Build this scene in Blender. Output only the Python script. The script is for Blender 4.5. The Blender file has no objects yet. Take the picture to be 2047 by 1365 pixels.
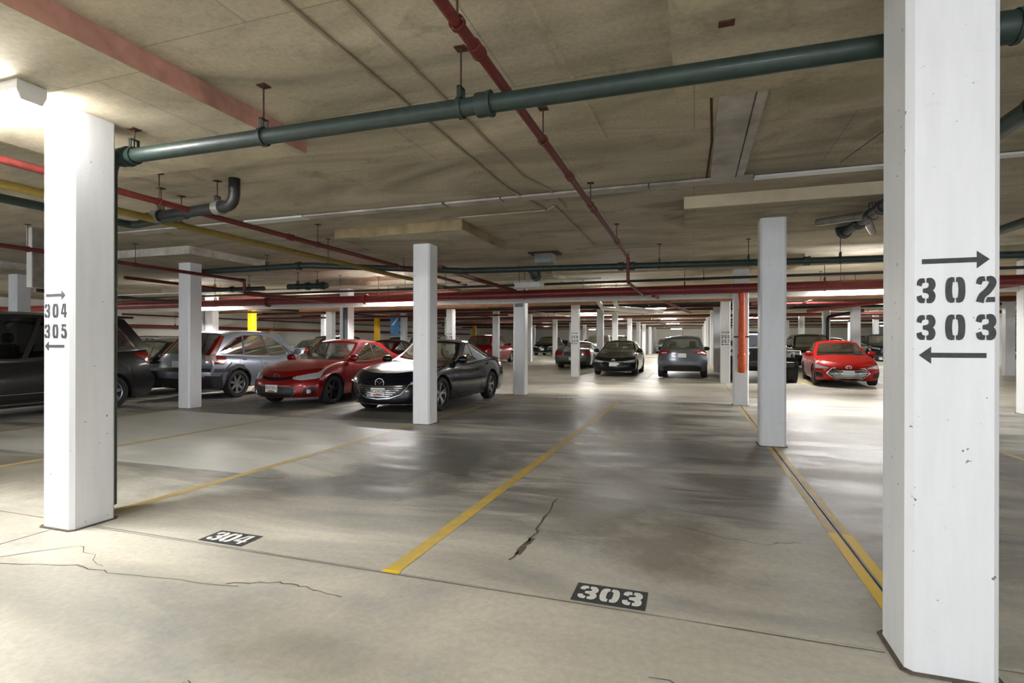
import bpy, math, random
from mathutils import Vector, Matrix
random.seed(7)
C = bpy.context.scene.collection
PI = math.pi
# ---------------------------------------------------------------- camera, world, exposure
cam_d = bpy.data.cameras.new('camera'); cam = bpy.data.objects.new('camera', cam_d); C.objects.link(cam)
cam_d.sensor_width = 36; cam_d.lens = 1075 / 2047 * 36
cam_d.shift_y = 6.4 / 2047; cam_d.clip_start = .05; cam_d.clip_end = 300
cam.location = (0, 0, 1.35)
cam.rotation_euler = (Matrix.Rotation(math.radians(18.68), 4, 'Z') @ Matrix.Rotation(math.radians(90), 4, 'X') @ Matrix.Rotation(math.radians(.126), 4, 'Z')).to_euler()
S = bpy.context.scene; S.camera = cam
w = bpy.data.worlds.new('world'); S.world = w; w.use_nodes = True
w.node_tree.nodes['Background'].inputs[0].default_value = (.75, .8, .9, 1)
w.node_tree.nodes['Background'].inputs[1].default_value = .85
S.view_settings.view_transform = 'Standard'; S.view_settings.look = 'None'
S.view_settings.gamma = 1; S.view_settings.use_curve_mapping = False
S.view_settings.exposure = 1.25
LAMP = 125.0
try:
    S.cycles.use_denoising = True
    S.cycles.max_bounces = 8; S.cycles.diffuse_bounces = 5; S.cycles.glossy_bounces = 3
    S.cycles.transparent_max_bounces = 12; S.cycles.sample_clamp_indirect = 6
    S.cycles.use_adaptive_sampling = True; S.cycles.adaptive_threshold = .02
except Exception: pass

def R(y):                                   # the floor and the slab above climb gently beyond the first bays
    t = min(max((y - 17.5) / 24, 0), 1)
    return .40 * t
ZC = 3.20                                   # underside of slab
ZP = 3.05                                   # underside of drop panels

# ---------------------------------------------------------------- materials
def srgb(r, g, b):
    f = lambda c: (c / 255) / 12.92 if c / 255 <= .04045 else ((c / 255 + .055) / 1.055) ** 2.4
    return (f(r), f(g), f(b), 1)
class NT:
    def __init__(s, name):
        s.m = bpy.data.materials.new(name); s.m.use_nodes = True; s.t = s.m.node_tree
        s.b = s.t.nodes['Principled BSDF']; s.n = s.t.nodes
    def new(s, k, **kw):
        n = s.n.new(k)
        for a, v in kw.items():
            if a in ('operation', 'blend_type', 'data_type', 'noise_dimensions', 'feature', 'distance', 'use_clamp', 'clamp_factor'): setattr(n, a, v)
            else: n.inputs[a].default_value = v
        return n
    def L(s, a, b): s.t.links.new(a, b)
    def pos(s, sc=(1, 1, 1), rot=0):
        g = s.new('ShaderNodeNewGeometry'); mp = s.new('ShaderNodeMapping'); mp.inputs['Scale'].default_value = sc
        mp.inputs['Rotation'].default_value = (0, 0, rot)
        s.L(g.outputs['Position'], mp.inputs['Vector']); return mp.outputs[0]
    def noise(s, vec, scale, detail=4, rough=.55, dist=0):
        n = s.new('ShaderNodeTexNoise'); n.inputs['Scale'].default_value = scale; n.inputs['Detail'].default_value = detail
        n.inputs['Roughness'].default_value = rough; n.inputs['Distortion'].default_value = dist
        s.L(vec, n.inputs['Vector']); return n.outputs['Fac']
    def ramp(s, fac, stops):
        r = s.new('ShaderNodeValToRGB'); e = r.color_ramp.elements
        while len(e) < len(stops): e.new(.5)
        for i, (p, c) in enumerate(stops):
            e[i].position = p; e[i].color = c if len(c) == 4 else (*c, 1)
        s.L(fac, r.inputs['Fac']); return r.outputs['Color']
    def mix(s, fac, a, b, mode='MIX'):
        n = s.new('ShaderNodeMix'); n.data_type = 'RGBA'; n.blend_type = mode; n.clamp_factor = True
        for sock, v in ((n.inputs[0], fac), (n.inputs[6], a), (n.inputs[7], b)):
            if hasattr(v, 'node'): s.L(v, sock)
            else: sock.default_value = v
        return n.outputs[2]
    def math(s, op, a, b=0, clamp=False):
        n = s.new('ShaderNodeMath'); n.operation = op; n.use_clamp = clamp
        for sock, v in ((n.inputs[0], a), (n.inputs[1], b)):
            if hasattr(v, 'node'): s.L(v, sock)
            else: sock.default_value = v
        return n.outputs[0]
    def bump(s, h, strength=.3, dist=.01):
        n = s.new('ShaderNodeBump'); n.inputs['Strength'].default_value = strength; n.inputs['Distance'].default_value = dist
        s.L(h, n.inputs['Height']); s.L(n.outputs[0], s.b.inputs['Normal'])
G4 = lambda v: (v, v, v, 1)
def simple(name, col, rough=.5, metal=0, coat=0, var=.12, scale=6, spec=.5, bump=0):
    N = NT(name); p = N.pos(); f = N.noise(p, scale, 5)
    lo = tuple(c * (1 - var) for c in col[:3]) + (1,); hi = tuple(min(1, c * (1 + var)) for c in col[:3]) + (1,)
    N.L(N.ramp(f, [(.3, lo), (.7, hi)]), N.b.inputs['Base Color'])
    N.b.inputs['Roughness'].default_value = rough; N.b.inputs['Metallic'].default_value = metal
    N.b.inputs['Coat Weight'].default_value = coat; N.b.inputs['Coat Roughness'].default_value = .04
    N.b.inputs['Specular IOR Level'].default_value = spec
    if bump: N.bump(N.noise(p, 60, 3), bump, .004)
    return N.m
def emissive(name, col, k):
    N = NT(name); N.b.inputs['Base Color'].default_value = col; N.b.inputs['Emission Color'].default_value = col
    N.b.inputs['Emission Strength'].default_value = k; return N.m
def floor_mat(name, light=0.0):
    N = NT(name)
    p = N.pos((.55, .9, 1)); ps = N.pos((.35, 1.3, 1)); pf = N.pos()
    tan, tan2, grey, dark = srgb(220, 213, 195), srgb(202, 197, 181), srgb(168, 168, 166), srgb(98, 96, 93)
    base = N.ramp(N.noise(p, .9, 7, .6, .6), [(.30, grey), (.46, tan2), (.64, tan)])
    # bays beyond the first joint are greyer than the foreground
    g = N.new('ShaderNodeNewGeometry'); xyz = N.new('ShaderNodeSeparateXYZ'); N.L(g.outputs['Position'], xyz.inputs[0])
    x, y = xyz.outputs[0], xyz.outputs[1]
    n1 = N.noise(ps, 1.1, 6, .62, 1.2)
    bay = N.math('MULTIPLY', N.math('SUBTRACT', y, 2.4, 0), .45, True)
    far = N.math('SUBTRACT', 1, N.math('MULTIPLY', N.math('SUBTRACT', y, 12.5), .3, True))
    bay = N.math('MULTIPLY', bay, far)
    base = N.mix(N.math('MULTIPLY', bay, .45), base, grey)
    st = N.ramp(n1, [(.42, G4(0)), (.60, G4(1))])
    sw = N.new('ShaderNodeSeparateColor'); N.L(st, sw.inputs[0])
    dirt = N.math('MULTIPLY', sw.outputs[0], N.math('ADD', N.math('MULTIPLY', bay, .66), .14))
    base = N.mix(dirt, base, dark)
    # oil and water stains with their own shape
    nd = N.noise(pf, 1.7, 6, .65)
    off = N.math('MULTIPLY', N.math('SUBTRACT', nd, .5), 2.6)
    for cx, cy, rx, ry, k, col in ((-2.75, 5.6, .95, 1.5, .72, dark), (-.75, 4.9, .5, 1.5, .5, srgb(105, 98, 84)), (-3.4, 4.3, 1.2, .35, .5, srgb(100, 104, 104)),
                                   (.0, 7.2, 1.0, .9, .45, dark), (-1.8, 9.8, 2.0, 1.3, .55, dark), (-3.0, 2.05, 1.3, .35, .32, srgb(130, 132, 126)), (-1.6, 1.9, .5, .2, .2, srgb(130, 120, 100)),
                                   (3.6, 7.5, 1.2, 1.0, .5, dark), (-.2, 3.9, .5, .7, .6, srgb(112, 100, 84)), (-6.8, 3.7, 2.2, .7, .5, srgb(104, 98, 82)), (-8.5, 9.9, 3.0, 2.2, .55, dark), (-5.6, 9.6, 1.5, 2.0, .5, dark),
                                   (-.9, 6.4, .7, .35, .45, dark), (-3.9, 18.5, 2.6, .5, .3, dark), (3, 17, 3, .5, .2, dark)):
        dx = N.math('DIVIDE', N.math('SUBTRACT', x, cx), rx); dy = N.math('DIVIDE', N.math('SUBTRACT', y, cy), ry)
        d = N.math('ADD', N.math('MULTIPLY', dx, dx), N.math('MULTIPLY', dy, dy))
        f = N.math('SUBTRACT', 1.25, N.math('ADD', d, off), True)
        base = N.mix(N.math('MULTIPLY', f, min(1, k * 1.25)), base, col)
    fine = N.noise(pf, 26, 8, .7); base = N.mix(.55, base, N.ramp(fine, [(.32, G4(.62)), (.66, G4(1.0))]), 'MULTIPLY')
    pale = N.ramp(N.noise(N.pos((.3, .8, 1)), 2.3, 6, .65, .8), [(.60, G4(0)), (.78, G4(1))])
    ps2 = N.new('ShaderNodeSeparateColor'); N.L(pale, ps2.inputs[0])
    base = N.mix(N.math('MULTIPLY', ps2.outputs[0], .38), base, srgb(226, 220, 200))
    if light: base = N.mix(light, base, srgb(200, 200, 192))
    N.L(base, N.b.inputs['Base Color'])
    rr = N.ramp(n1, [(.38, G4(.55)), (.62, G4(.36))]); N.L(rr, N.b.inputs['Roughness'])
    N.b.inputs['Specular IOR Level'].default_value = .4
    N.bump(N.noise(pf, 9, 8, .62), .22, .01)
    return N.m
def ceil_mat(name, tint=(1, 1, 1)):
    N = NT(name); p = N.pos((1, 1, 1)); ps = N.pos((.6, 1.6, 1))
    a, b, c = srgb(210, 199, 175), srgb(184, 174, 152), srgb(146, 139, 120)
    base = N.ramp(N.noise(ps, .8, 7, .6, .8), [(.32, c), (.5, b), (.68, a)])
    green = N.ramp(N.noise(p, .55, 5, .6), [(.5, G4(0)), (.7, G4(1))]); sg = N.new('ShaderNodeSeparateColor'); N.L(green, sg.inputs[0])
    base = N.mix(N.math('MULTIPLY', sg.outputs[0], .35), base, srgb(172, 172, 134))
    dk = N.ramp(N.noise(p, 1.6, 8, .7, .5), [(.56, G4(0)), (.72, G4(1))]); sd = N.new('ShaderNodeSeparateColor'); N.L(dk, sd.inputs[0])
    base = N.mix(N.math('MULTIPLY', sd.outputs[0], .6), base, srgb(118, 106, 84))
    base = N.mix(.5, base, N.ramp(N.noise(p, 30, 6, .7), [(.34, G4(.6)), (.62, G4(1))]), 'MULTIPLY')
    br = N.new('ShaderNodeTexBrick'); N.L(N.pos((1, 1, 1)), br.inputs['Vector'])
    br.inputs['Scale'].default_value = 1; br.inputs['Mortar Size'].default_value = .006; br.inputs['Brick Width'].default_value = 2.44; br.inputs['Row Height'].default_value = 1.22
    br.inputs['Color1'].default_value = G4(1); br.inputs['Color2'].default_value = G4(.9); br.inputs['Mortar'].default_value = G4(.62); br.inputs['Mortar Smooth'].default_value = .3
    base = N.mix(.8, base, br.outputs['Color'], 'MULTIPLY')
    base = N.mix(1, base, (*tint, 1), 'MULTIPLY')
    N.L(base, N.b.inputs['Base Color']); N.b.inputs['Roughness'].default_value = .85
    h = N.math('SUBTRACT', N.math('MULTIPLY', N.noise(p, 14, 6), .6), br.outputs['Fac'])
    N.bump(h, .35, .008); return N.m
def paint_mat(name, col, edge=False):
    N = NT(name); p = N.pos(); ps = N.pos((5, 5, .7))
    base = N.ramp(N.noise(ps, 3, 6, .6), [(.3, tuple(c * .93 for c in col[:3]) + (1,)), (.7, col)])
    dots = N.ramp(N.noise(p, 34, 2, .5), [(.735, G4(0)), (.76, G4(1))]); s = N.new('ShaderNodeSeparateColor'); N.L(dots, s.inputs[0])
    base = N.mix(N.math('MULTIPLY', s.outputs[0], .8), base, srgb(70, 66, 60))
    scuff = N.ramp(N.noise(N.pos((1, 1, 3)), 2.2, 8, .75), [(.62, G4(0)), (.8, G4(1))]); s2 = N.new('ShaderNodeSeparateColor'); N.L(scuff, s2.inputs[0])
    base = N.mix(N.math('MULTIPLY', s2.outputs[0], .22), base, srgb(150, 146, 138))
    N.L(base, N.b.inputs['Base Color']); N.b.inputs['Roughness'].default_value = .42
    N.bump(N.noise(p, 18, 7, .65), .25, .006); return N.m
def worn_paint(name, col, under, wear=.5):
    N = NT(name); p = N.pos((1, 1, 1)); f = N.noise(p, 5, 9, .75)
    fac = N.ramp(f, [(wear - .12, G4(0)), (wear + .14, G4(1))]); s = N.new('ShaderNodeSeparateColor'); N.L(fac, s.inputs[0])
    N.L(N.mix(N.math('MULTIPLY', s.outputs[0], .85), col, under), N.b.inputs['Base Color'])
    N.b.inputs['Roughness'].default_value = .5; return N.m
def glass_mat(name, tint, clear=.6):
    N = NT(name); t = N.t
    tr = t.nodes.new('ShaderNodeBsdfTransparent'); tr.inputs[0].default_value = tint
    gl = t.nodes.new('ShaderNodeBsdfGlossy'); gl.inputs['Roughness'].default_value = .02; gl.inputs[0].default_value = (.9, .95, .95, 1)
    fr = t.nodes.new('ShaderNodeFresnel'); fr.inputs[0].default_value = 1.55
    nz = N.noise(N.pos(), 3, 3); k = N.math('ADD', N.math('MULTIPLY', fr.outputs[0], .55), N.math('MULTIPLY', nz, .02), True)
    mx = t.nodes.new('ShaderNodeMixShader'); t.links.new(k, mx.inputs[0]); t.links.new(tr.outputs[0], mx.inputs[1]); t.links.new(gl.outputs[0], mx.inputs[2])
    t.links.new(mx.outputs[0], t.nodes['Material Output'].inputs[0]); return N.m
def car_paint(name, col, metal=.35, rough=.28):
    N = NT(name); p = N.pos(); f = N.noise(p, 900, 2)
    lo = tuple(c * .88 for c in col[:3]) + (1,)
    N.L(N.ramp(f, [(.35, lo), (.65, col)]), N.b.inputs['Base Color'])
    N.b.inputs['Metallic'].default_value = metal; N.b.inputs['Roughness'].default_value = rough
    N.b.inputs['Coat Weight'].default_value = .5; N.b.inputs['Coat Roughness'].default_value = .09; N.b.inputs['Specular IOR Level'].default_value = .3
    return N.m
M = dict(
    floor=floor_mat('floor concrete'), floor_pale=floor_mat('pale floor concrete', .6),
    ceiling=ceil_mat('formed ceiling concrete'), panel=ceil_mat('drop panel concrete', (1.0, .99, .96)),
    white=paint_mat('white column paint', srgb(236, 238, 240)), yellow=paint_mat('yellow column paint', srgb(246, 196, 20)),
    wall=paint_mat('white wall paint', srgb(232, 230, 222)), joint=simple('joint dark', srgb(70, 66, 58), .9),
    green=simple('dark green cast pipe', srgb(36, 52, 46), .5, 0, .1, .25, 12, bump=.3), black=simple('black pipe', srgb(34, 34, 35), .45, var=.3, scale=15),
    red=simple('dark red pipe paint', srgb(112, 32, 30), .42, var=.25, scale=14), redpipe=simple('red sprinkler pipe paint', srgb(96, 34, 30), .5, var=.3, scale=20),
    orange=simple('orange riser paint', srgb(206, 86, 30), .42, var=.22, scale=16), orange2=simple('orange brown pipe', srgb(140, 98, 66), .6, var=.2),
    mustard=simple('mustard pipe paint', srgb(132, 112, 50), .5, var=.2, scale=14), whitepipe=simple('white pipe', srgb(214, 214, 208), .5, var=.06),
    steel=simple('galvanised steel', srgb(150, 148, 142), .4, .7, var=.2, scale=8), dull=simple('dull grey conduit', srgb(166, 154, 130), .55, .2, var=.15),
    rust=simple('rusty steel', srgb(78, 50, 36), .8, .2, var=.4, scale=25), strip=simple('stained grey cover', srgb(178, 172, 164), .6, .2, var=.35, scale=3),
    bright=simple('white metal cover', srgb(228, 230, 230), .4, .1, var=.05), stencil=simple('stencil paint', srgb(62, 63, 63), .7, var=.3, scale=60),
    floorblack=simple('black floor paint', srgb(52, 54, 55), .6, var=.2, scale=18), floorwhite=simple('white floor paint', srgb(222, 222, 216), .55, var=.08, scale=30),
    line=worn_paint('yellow line paint', srgb(222, 184, 44), srgb(178, 160, 108), .50), line_worn=worn_paint('worn yellow line paint', srgb(196, 168, 88), srgb(164, 152, 118), .46),
    line_new=worn_paint('fresh yellow line paint', srgb(248, 206, 16), srgb(220, 180, 50), .75), crack=simple('crack', srgb(92, 84, 72), .9, var=.3, scale=20),
    lens=emissive('lamp lens', (1, .985, .96, 1), LAMP), lens_dim=emissive('dim fill lamp lens', (1, .985, .96, 1), LAMP * .5), lamp_white=simple('lamp housing white', srgb(226, 224, 218), .4, var=.04),  # lens_dim: weaker emission for the added aisle lamps
    glass=glass_mat('car glass', (.62, .70, .68, 1)), glass_dark=glass_mat('privacy glass', (.16, .17, .17, 1)), glass_far=simple('dark window glass', (.012, .014, .014, 1), .06, 0, 0, .2, spec=.8),
    tire=simple('tyre rubber', srgb(34, 34, 35), .75, var=.2, scale=30), rim=simple('alloy', srgb(176, 178, 182), .28, .85, var=.05), rim_dark=simple('dark alloy', srgb(62, 62, 64), .35, .7, var=.1),
    rim_black=simple('black alloy', srgb(22, 22, 23), .3, .3, var=.1), trim=simple('black plastic trim', srgb(30, 30, 31), .55, var=.15), chrome=simple('chrome', (.82, .83, .85, 1), .12, 1, var=.03),
    lampglass=simple('headlamp glass', srgb(196, 200, 204), .12, .35, .8, .18, 30), amber=simple('amber lens', srgb(236, 150, 24), .2, 0, .8, .08), tail=simple('red tail lens', srgb(142, 10, 12), .18, 0, .9, .25, 25), clear=simple('clear tail lens', srgb(214, 196, 190), .15, 0, .9, .1, 30),
    plate=simple('licence plate white', srgb(226, 228, 226), .4, var=.03), platetext=simple('plate lettering', srgb(44, 44, 52), .5, var=.05), platecrest=simple('plate crest', srgb(168, 96, 44), .5, var=.5, scale=90), plateblue=simple('licence plate pale blue', srgb(196, 214, 224), .4, var=.03),
    interior=simple('seat fabric', srgb(58, 57, 56), .8, var=.15), dash=simple('dashboard', srgb(40, 40, 41), .6, var=.1), under=simple('underbody', srgb(16, 16, 17), .9, var=.1),
    edge_red=simple('reddish slab edge', srgb(186, 138, 122), .85, var=.3, scale=5), edge_grey=simple('bleached slab edge', srgb(196, 190, 180), .85, var=.35, scale=4), edge_dark=simple('brown stained slab edge', srgb(138, 122, 92), .85, var=.4, scale=3), edge_pale=simple('pale slab edge', srgb(206, 194, 166), .85, var=.15, scale=3),
    blue=simple('blue banner', srgb(52, 140, 208), .5, var=.2, scale=4), boxgrey=simple('grey metal box', srgb(120, 124, 122), .5, .3, var=.15), wood=simple('timber brace', srgb(176, 120, 54), .6, var=.2),
)

# ---------------------------------------------------------------- mesh helpers
class MB:
    def __init__(s): s.v = []; s.f = []
    def add(s, vs, fs):
        n = len(s.v); s.v += [tuple(v) for v in vs]; s.f += [tuple(i + n for i in f) for f in fs]; return s
    def box(s, x0, x1, y0, y1, z0, z1):
        v = [(x, y, z) for z in (z0, z1) for y in (y0, y1) for x in (x0, x1)]
        return s.add(v, [(0, 2, 3, 1), (4, 5, 7, 6), (0, 1, 5, 4), (2, 6, 7, 3), (0, 4, 6, 2), (1, 3, 7, 5)])
    def rbox(s, x0, x1, y0, y1, z0, z1, b):        # box with all vertical and top edges chamfered
        P = []
        for z, i in ((z0, b), (z0 + b, 0), (z1 - b, 0), (z1, b)):
            X0, X1, Y0, Y1 = x0 + i, x1 - i, y0 + i, y1 - i
            P.append([(X0 + b, Y0, z), (X1 - b, Y0, z), (X1, Y0 + b, z), (X1, Y1 - b, z), (X1 - b, Y1, z), (X0 + b, Y1, z), (X0, Y1 - b, z), (X0, Y0 + b, z)])
        v = [p for r in P for p in r]; f = []
        for r in range(3):
            for i in range(8): f.append((r * 8 + i, r * 8 + (i + 1) % 8, r * 8 + 8 + (i + 1) % 8, r * 8 + 8 + i))
        f.append(tuple(range(7, -1, -1))); f.append(tuple(range(24, 32))); return s.add(v, f)
    def tube(s, pts, r, n=10, caps=True):
        pts = [Vector(p) for p in pts]; rs = r if isinstance(r, (list, tuple)) else [r] * len(pts)
        rings = []; up = None
        for i, p in enumerate(pts):
            d = (pts[min(i + 1, len(pts) - 1)] - pts[max(i - 1, 0)]).normalized()
            if up is None: up = Vector((0, 0, 1)) if abs(d.z) < .9 else Vector((1, 0, 0))
            a = d.cross(up).normalized(); b = a.cross(d).normalized(); up = b
            rings.append([p + (a * math.cos(2 * PI * k / n) + b * math.sin(2 * PI * k / n)) * rs[i] for k in range(n)])
        v = [q for g in rings for q in g]; f = []
        for i in range(len(pts) - 1):
            for k in range(n): f.append((i * n + k, (i + 1) * n + k, (i + 1) * n + (k + 1) % n, i * n + (k + 1) % n))
        if caps: f.append(tuple(range(n))); f.append(tuple(len(v) - n + k for k in range(n - 1, -1, -1)))
        return s.add(v, f)
    def lathe(s, prof, axis='x', n=28, c=(0, 0, 0), closed=False):   # prof: (a, r) along axis
        v = []; f = []
        for a, r in prof:
            for k in range(n):
                t = 2 * PI * k / n; u, w_ = r * math.cos(t), r * math.sin(t)
                v.append((c[0] + a, c[1] + u, c[2] + w_) if axis == 'x' else (c[0] + u, c[1] + a, c[2] + w_) if axis == 'y' else (c[0] + u, c[1] + w_, c[2] + a))
        m = len(prof)
        for i in range(m if closed else m - 1):
            j = (i + 1) % m
            for k in range(n): f.append((i * n + k, j * n + k, j * n + (k + 1) % n, i * n + (k + 1) % n))
        return s.add(v, f)
    def grid(s, fn, A, B, flip=False):
        v = [fn(a, b) for a in A for b in B]; nb = len(B); f = []
        for i in range(len(A) - 1):
            for j in range(nb - 1):
                q = (i * nb + j, (i + 1) * nb + j, (i + 1) * nb + j + 1, i * nb + j + 1)
                f.append(q[::-1] if flip else q)
        return s.add(v, f)
    def prism(s, poly, d, o=(0, 0, 0), ax=(1, 0, 0), ay=(0, 0, 1)):   # polygon in plane (ax, ay), extruded d along ax x ay
        o, ax, ay = Vector(o), Vector(ax), Vector(ay); nz = ax.cross(ay)
        n = len(poly); v = [o + ax * x + ay * y for x, y in poly] + [o + ax * x + ay * y + nz * d for x, y in poly]
        f = [tuple(range(n - 1, -1, -1)), tuple(range(n, 2 * n))] + [(i, (i + 1) % n, n + (i + 1) % n, n + i) for i in range(n)]
        return s.add(v, f)
def link(name, mb, mat, parent=None, smooth=None, loc=None, **props):
    me = bpy.data.meshes.new(name); me.from_pydata(mb.v, [], mb.f); me.update()
    if mat is not None: me.materials.append(mat)
    if smooth:
        try: me.shade_smooth(); me.set_sharp_from_angle(angle=math.radians(smooth))
        except Exception:
            for p in me.polygons: p.use_smooth = True
    o = bpy.data.objects.new(name, me); C.objects.link(o)
    if parent: o.parent = parent
    if loc: o.location = loc
    for k, v in props.items(): o[k] = v
    return o
def empty(name, loc, rz=0, **props):
    o = bpy.data.objects.new(name, None); C.objects.link(o); o.location = loc; o.rotation_euler = (0, 0, rz); o.empty_display_size = .2
    for k, v in props.items(): o[k] = v
    return o
def dup(o, parent=None, name=None):
    c = o.copy(); C.objects.link(c)
    if parent: c.parent = parent
    return c
def fr(a, b, n): return [a + (b - a) * i / n for i in range(n + 1)]
def interp(tab, x):
    if x <= tab[0][0]: return tab[0][1]
    for (x0, y0), (x1, y1) in zip(tab, tab[1:]):
        if x <= x1:
            t = (x - x0) / (x1 - x0 + 1e-9); return y0 + (y1 - y0) * t
    return tab[-1][1]
def sinterp(tab, x):                        # smooth (Catmull-Rom) interpolation
    if x <= tab[0][0]: return tab[0][1]
    if x >= tab[-1][0]: return tab[-1][1]
    for i in range(len(tab) - 1):
        x0, y0 = tab[i]; x1, y1 = tab[i + 1]
        if x <= x1:
            h = x1 - x0; t = (x - x0) / h
            m0 = (y1 - tab[i - 1][1]) / (x1 - tab[i - 1][0]) if i > 0 else (y1 - y0) / h
            m1 = (tab[i + 2][1] - y0) / (tab[i + 2][0] - x0) if i + 2 < len(tab) else (y1 - y0) / h
            return (2 * t ** 3 - 3 * t * t + 1) * y0 + (t ** 3 - 2 * t * t + t) * h * m0 + (-2 * t ** 3 + 3 * t * t) * y1 + (t ** 3 - t * t) * h * m1

# ---------------------------------------------------------------- stencil digits
def ribbon(pts, ws):
    P = [Vector((x, y)) for x, y in pts]
    n = 14; Q = []; W = []
    tx = [(i, p.x) for i, p in enumerate(P)]; ty = [(i, p.y) for i, p in enumerate(P)]; tw = list(enumerate(ws))
    for k in range(n + 1):
        t = k / n * (len(P) - 1); Q.append(Vector((sinterp(tx, t), sinterp(ty, t)))); W.append(sinterp(tw, t))
    L_, R_ = [], []
    for i, q in enumerate(Q):
        d = (Q[min(i + 1, n)] - Q[max(i - 1, 0)]).normalized(); nn = Vector((-d.y, d.x)) * W[i] / 2
        L_.append(tuple(q + nn)); R_.append(tuple(q - nn))
    return [[L_[i], L_[i + 1], R_[i + 1], R_[i]] for i in range(n)]
def digit(ch):
    r = ribbon
    LT = r([(-.035, .905), (-.2, .87), (-.26, .70)], [.17, .22, .19]); LB = r([(-.035, .095), (-.2, .13), (-.26, .30)], [.17, .22, .19])
    mx = lambda polys: [[(-x, y) for x, y in p][::-1] for p in polys]
    my = lambda polys: [[(x, 1 - y) for x, y in p][::-1] for p in polys]
    RB3 = r([(.035, .095), (.2, .12), (.25, .30), (.16, .45), (-.1, .52)], [.17, .24, .26, .22, .15])
    D = {'0': r([(.035, .905), (.2, .86), (.25, .5), (.2, .14), (.035, .095)], [.17, .24, .25, .24, .17]),
         '3': RB3 + my(RB3) + LT + LB,
         '2': LT + r([(.035, .905), (.2, .88), (.25, .72), (.08, .44), (-.14, .24), (-.22, .0)], [.17, .24, .26, .26, .25, .28]) + [[(.0, 0), (.33, 0), (.33, .19), (.06, .19)]],
         '4': [[(.06, 0), (.24, 0), (.24, 1), (.06, 1)], [(.02, .98), (-.12, .98), (-.36, .36), (-.36, .22), (-.2, .38)], [(-.36, .22), (.02, .22), (.02, .37), (-.36, .37)], [(.28, .22), (.36, .22), (.36, .37), (.28, .37)]],
         '5': [[(-.28, .82), (-.05, .82), (-.05, 1), (-.28, 1)], [(-.01, .82), (.28, .82), (.28, 1), (-.01, 1)], [(-.28, .5), (-.14, .56), (-.14, .79), (-.28, .79)]] + LB + r([(.035, .095), (.2, .12), (.26, .34), (.18, .55), (-.1, .60)], [.17, .24, .25, .22, .14]),
         '7': [[(-.3, .82), (.3, .82), (.3, 1), (-.3, 1)]] + r([(.2, .78), (.02, .4), (-.06, 0)], [.2, .22, .22])}
    six = mx(D['0']) + r([(.035, .095), (.2, .12), (.25, .3), (.18, .48), (.035, .55)], [.17, .24, .24, .2, .15]) + r([(.035, .905), (.18, .87), (.24, .74)], [.17, .2, .18])
    D['0'] = D['0'] + mx(D['0']); D['6'] = six; D['9'] = [[(-x, 1 - y) for x, y in p] for p in six]
    D['8'] = my(RB3) + mx(my(RB3)) + RB3 + mx(RB3); D['1'] = [[(-.1, 0), (.1, 0), (.1, 1), (-.1, 1)], [(-.1, .8), (-.1, 1), (-.25, .85)]]
    return D[ch]
def stencil_mb(text, h, adv, o, ax, ay, wid=1.0, d=.0015):
    mb = MB(); n = len(text); kk = [0]
    for i, ch in enumerate(text):
        cx = (i - (n - 1) / 2) * adv
        for p in digit(ch): 
            q = [(cx + x * h * wid, (y - .5) * h) for x, y in p]
            a = sum(q[k][0] * q[(k + 1) % len(q)][1] - q[(k + 1) % len(q)][0] * q[k][1] for k in range(len(q)))
            kk[0] += 1; mb.prism(q if a > 0 else q[::-1], d + kk[0] * .00002, o, ax, ay)
    return mb
def arrow_mb(L_, hh, sh, o, ax, ay, right=True, d=.0015):
    s = 1 if right else -1
    p = [(-s * L_ / 2, -sh / 2), (s * (L_ / 2 - hh * .6), -sh / 2), (s * (L_ / 2 - hh * .6), -hh / 2), (s * L_ / 2, 0), (s * (L_ / 2 - hh * .6), hh / 2), (s * (L_ / 2 - hh * .6), sh / 2), (-s * L_ / 2, sh / 2)]
    if s < 0: p = p[::-1]
    mb = MB()
    mb.prism([p[0], p[1], p[5], p[6]], d, o, ax, ay); 
    q = [p[2], p[3], p[4]]; mb.prism(q, d, o, ax, ay); return mb

# ---------------------------------------------------------------- setting: floor, ceiling, walls
X0, X1, Y0, Y1 = -26.0, 44.0, -4.0, 78.0
flo = link('floor', MB().grid(lambda y, x: (x, y, R(y) - .03), [Y0, 17.5, 41.5, Y1], [X0, X1], True), M['joint'], kind='structure')
xs = [X0, -21.5, -15.85, -10.1, -4.42, .99, 6.4, 12, 17.6, 23.2, 28.8, 34.4, X1]
ys = [Y0, 2.79, 8.12, 13.5, 17.5, 21, 26.5, 32, 39.8, 51.5, 62, Y1]
for i in range(len(xs) - 1):
    for j in range(len(ys) - 1):
        subs = [(xs[i], xs[i + 1], ys[j], ys[j + 1], 'floor')]
        if i == 3 and j == 1: subs = [(xs[3], xs[4], 2.79, 4.42, 'floor'), (xs[3], xs[4], 4.42, 8.12, 'floor_pale')]
        for a, b, c_, d_, mt in subs:
            g = .006
            mb = MB(); yy = [c_ + g] + [v for v in (17.5, 41.5) if c_ + .1 < v < d_ - .1] + [d_ - g]
            mb.grid(lambda y, x: (x, y, R(y)), yy, [a + g, b - g], True)
            for yv in (c_ + g, d_ - g): mb.grid(lambda z, x: (x, yv, R(yv) + z), [-.03, 0], [a + g, b - g], yv > c_ + .1)
            for xv in (a + g, b - g): mb.grid(lambda y, z: (xv, y, R(y) + z), [c_ + g, d_ - g], [-.03, 0], xv < a + .1)
            link('floor_slab', mb, M[mt], flo)
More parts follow.
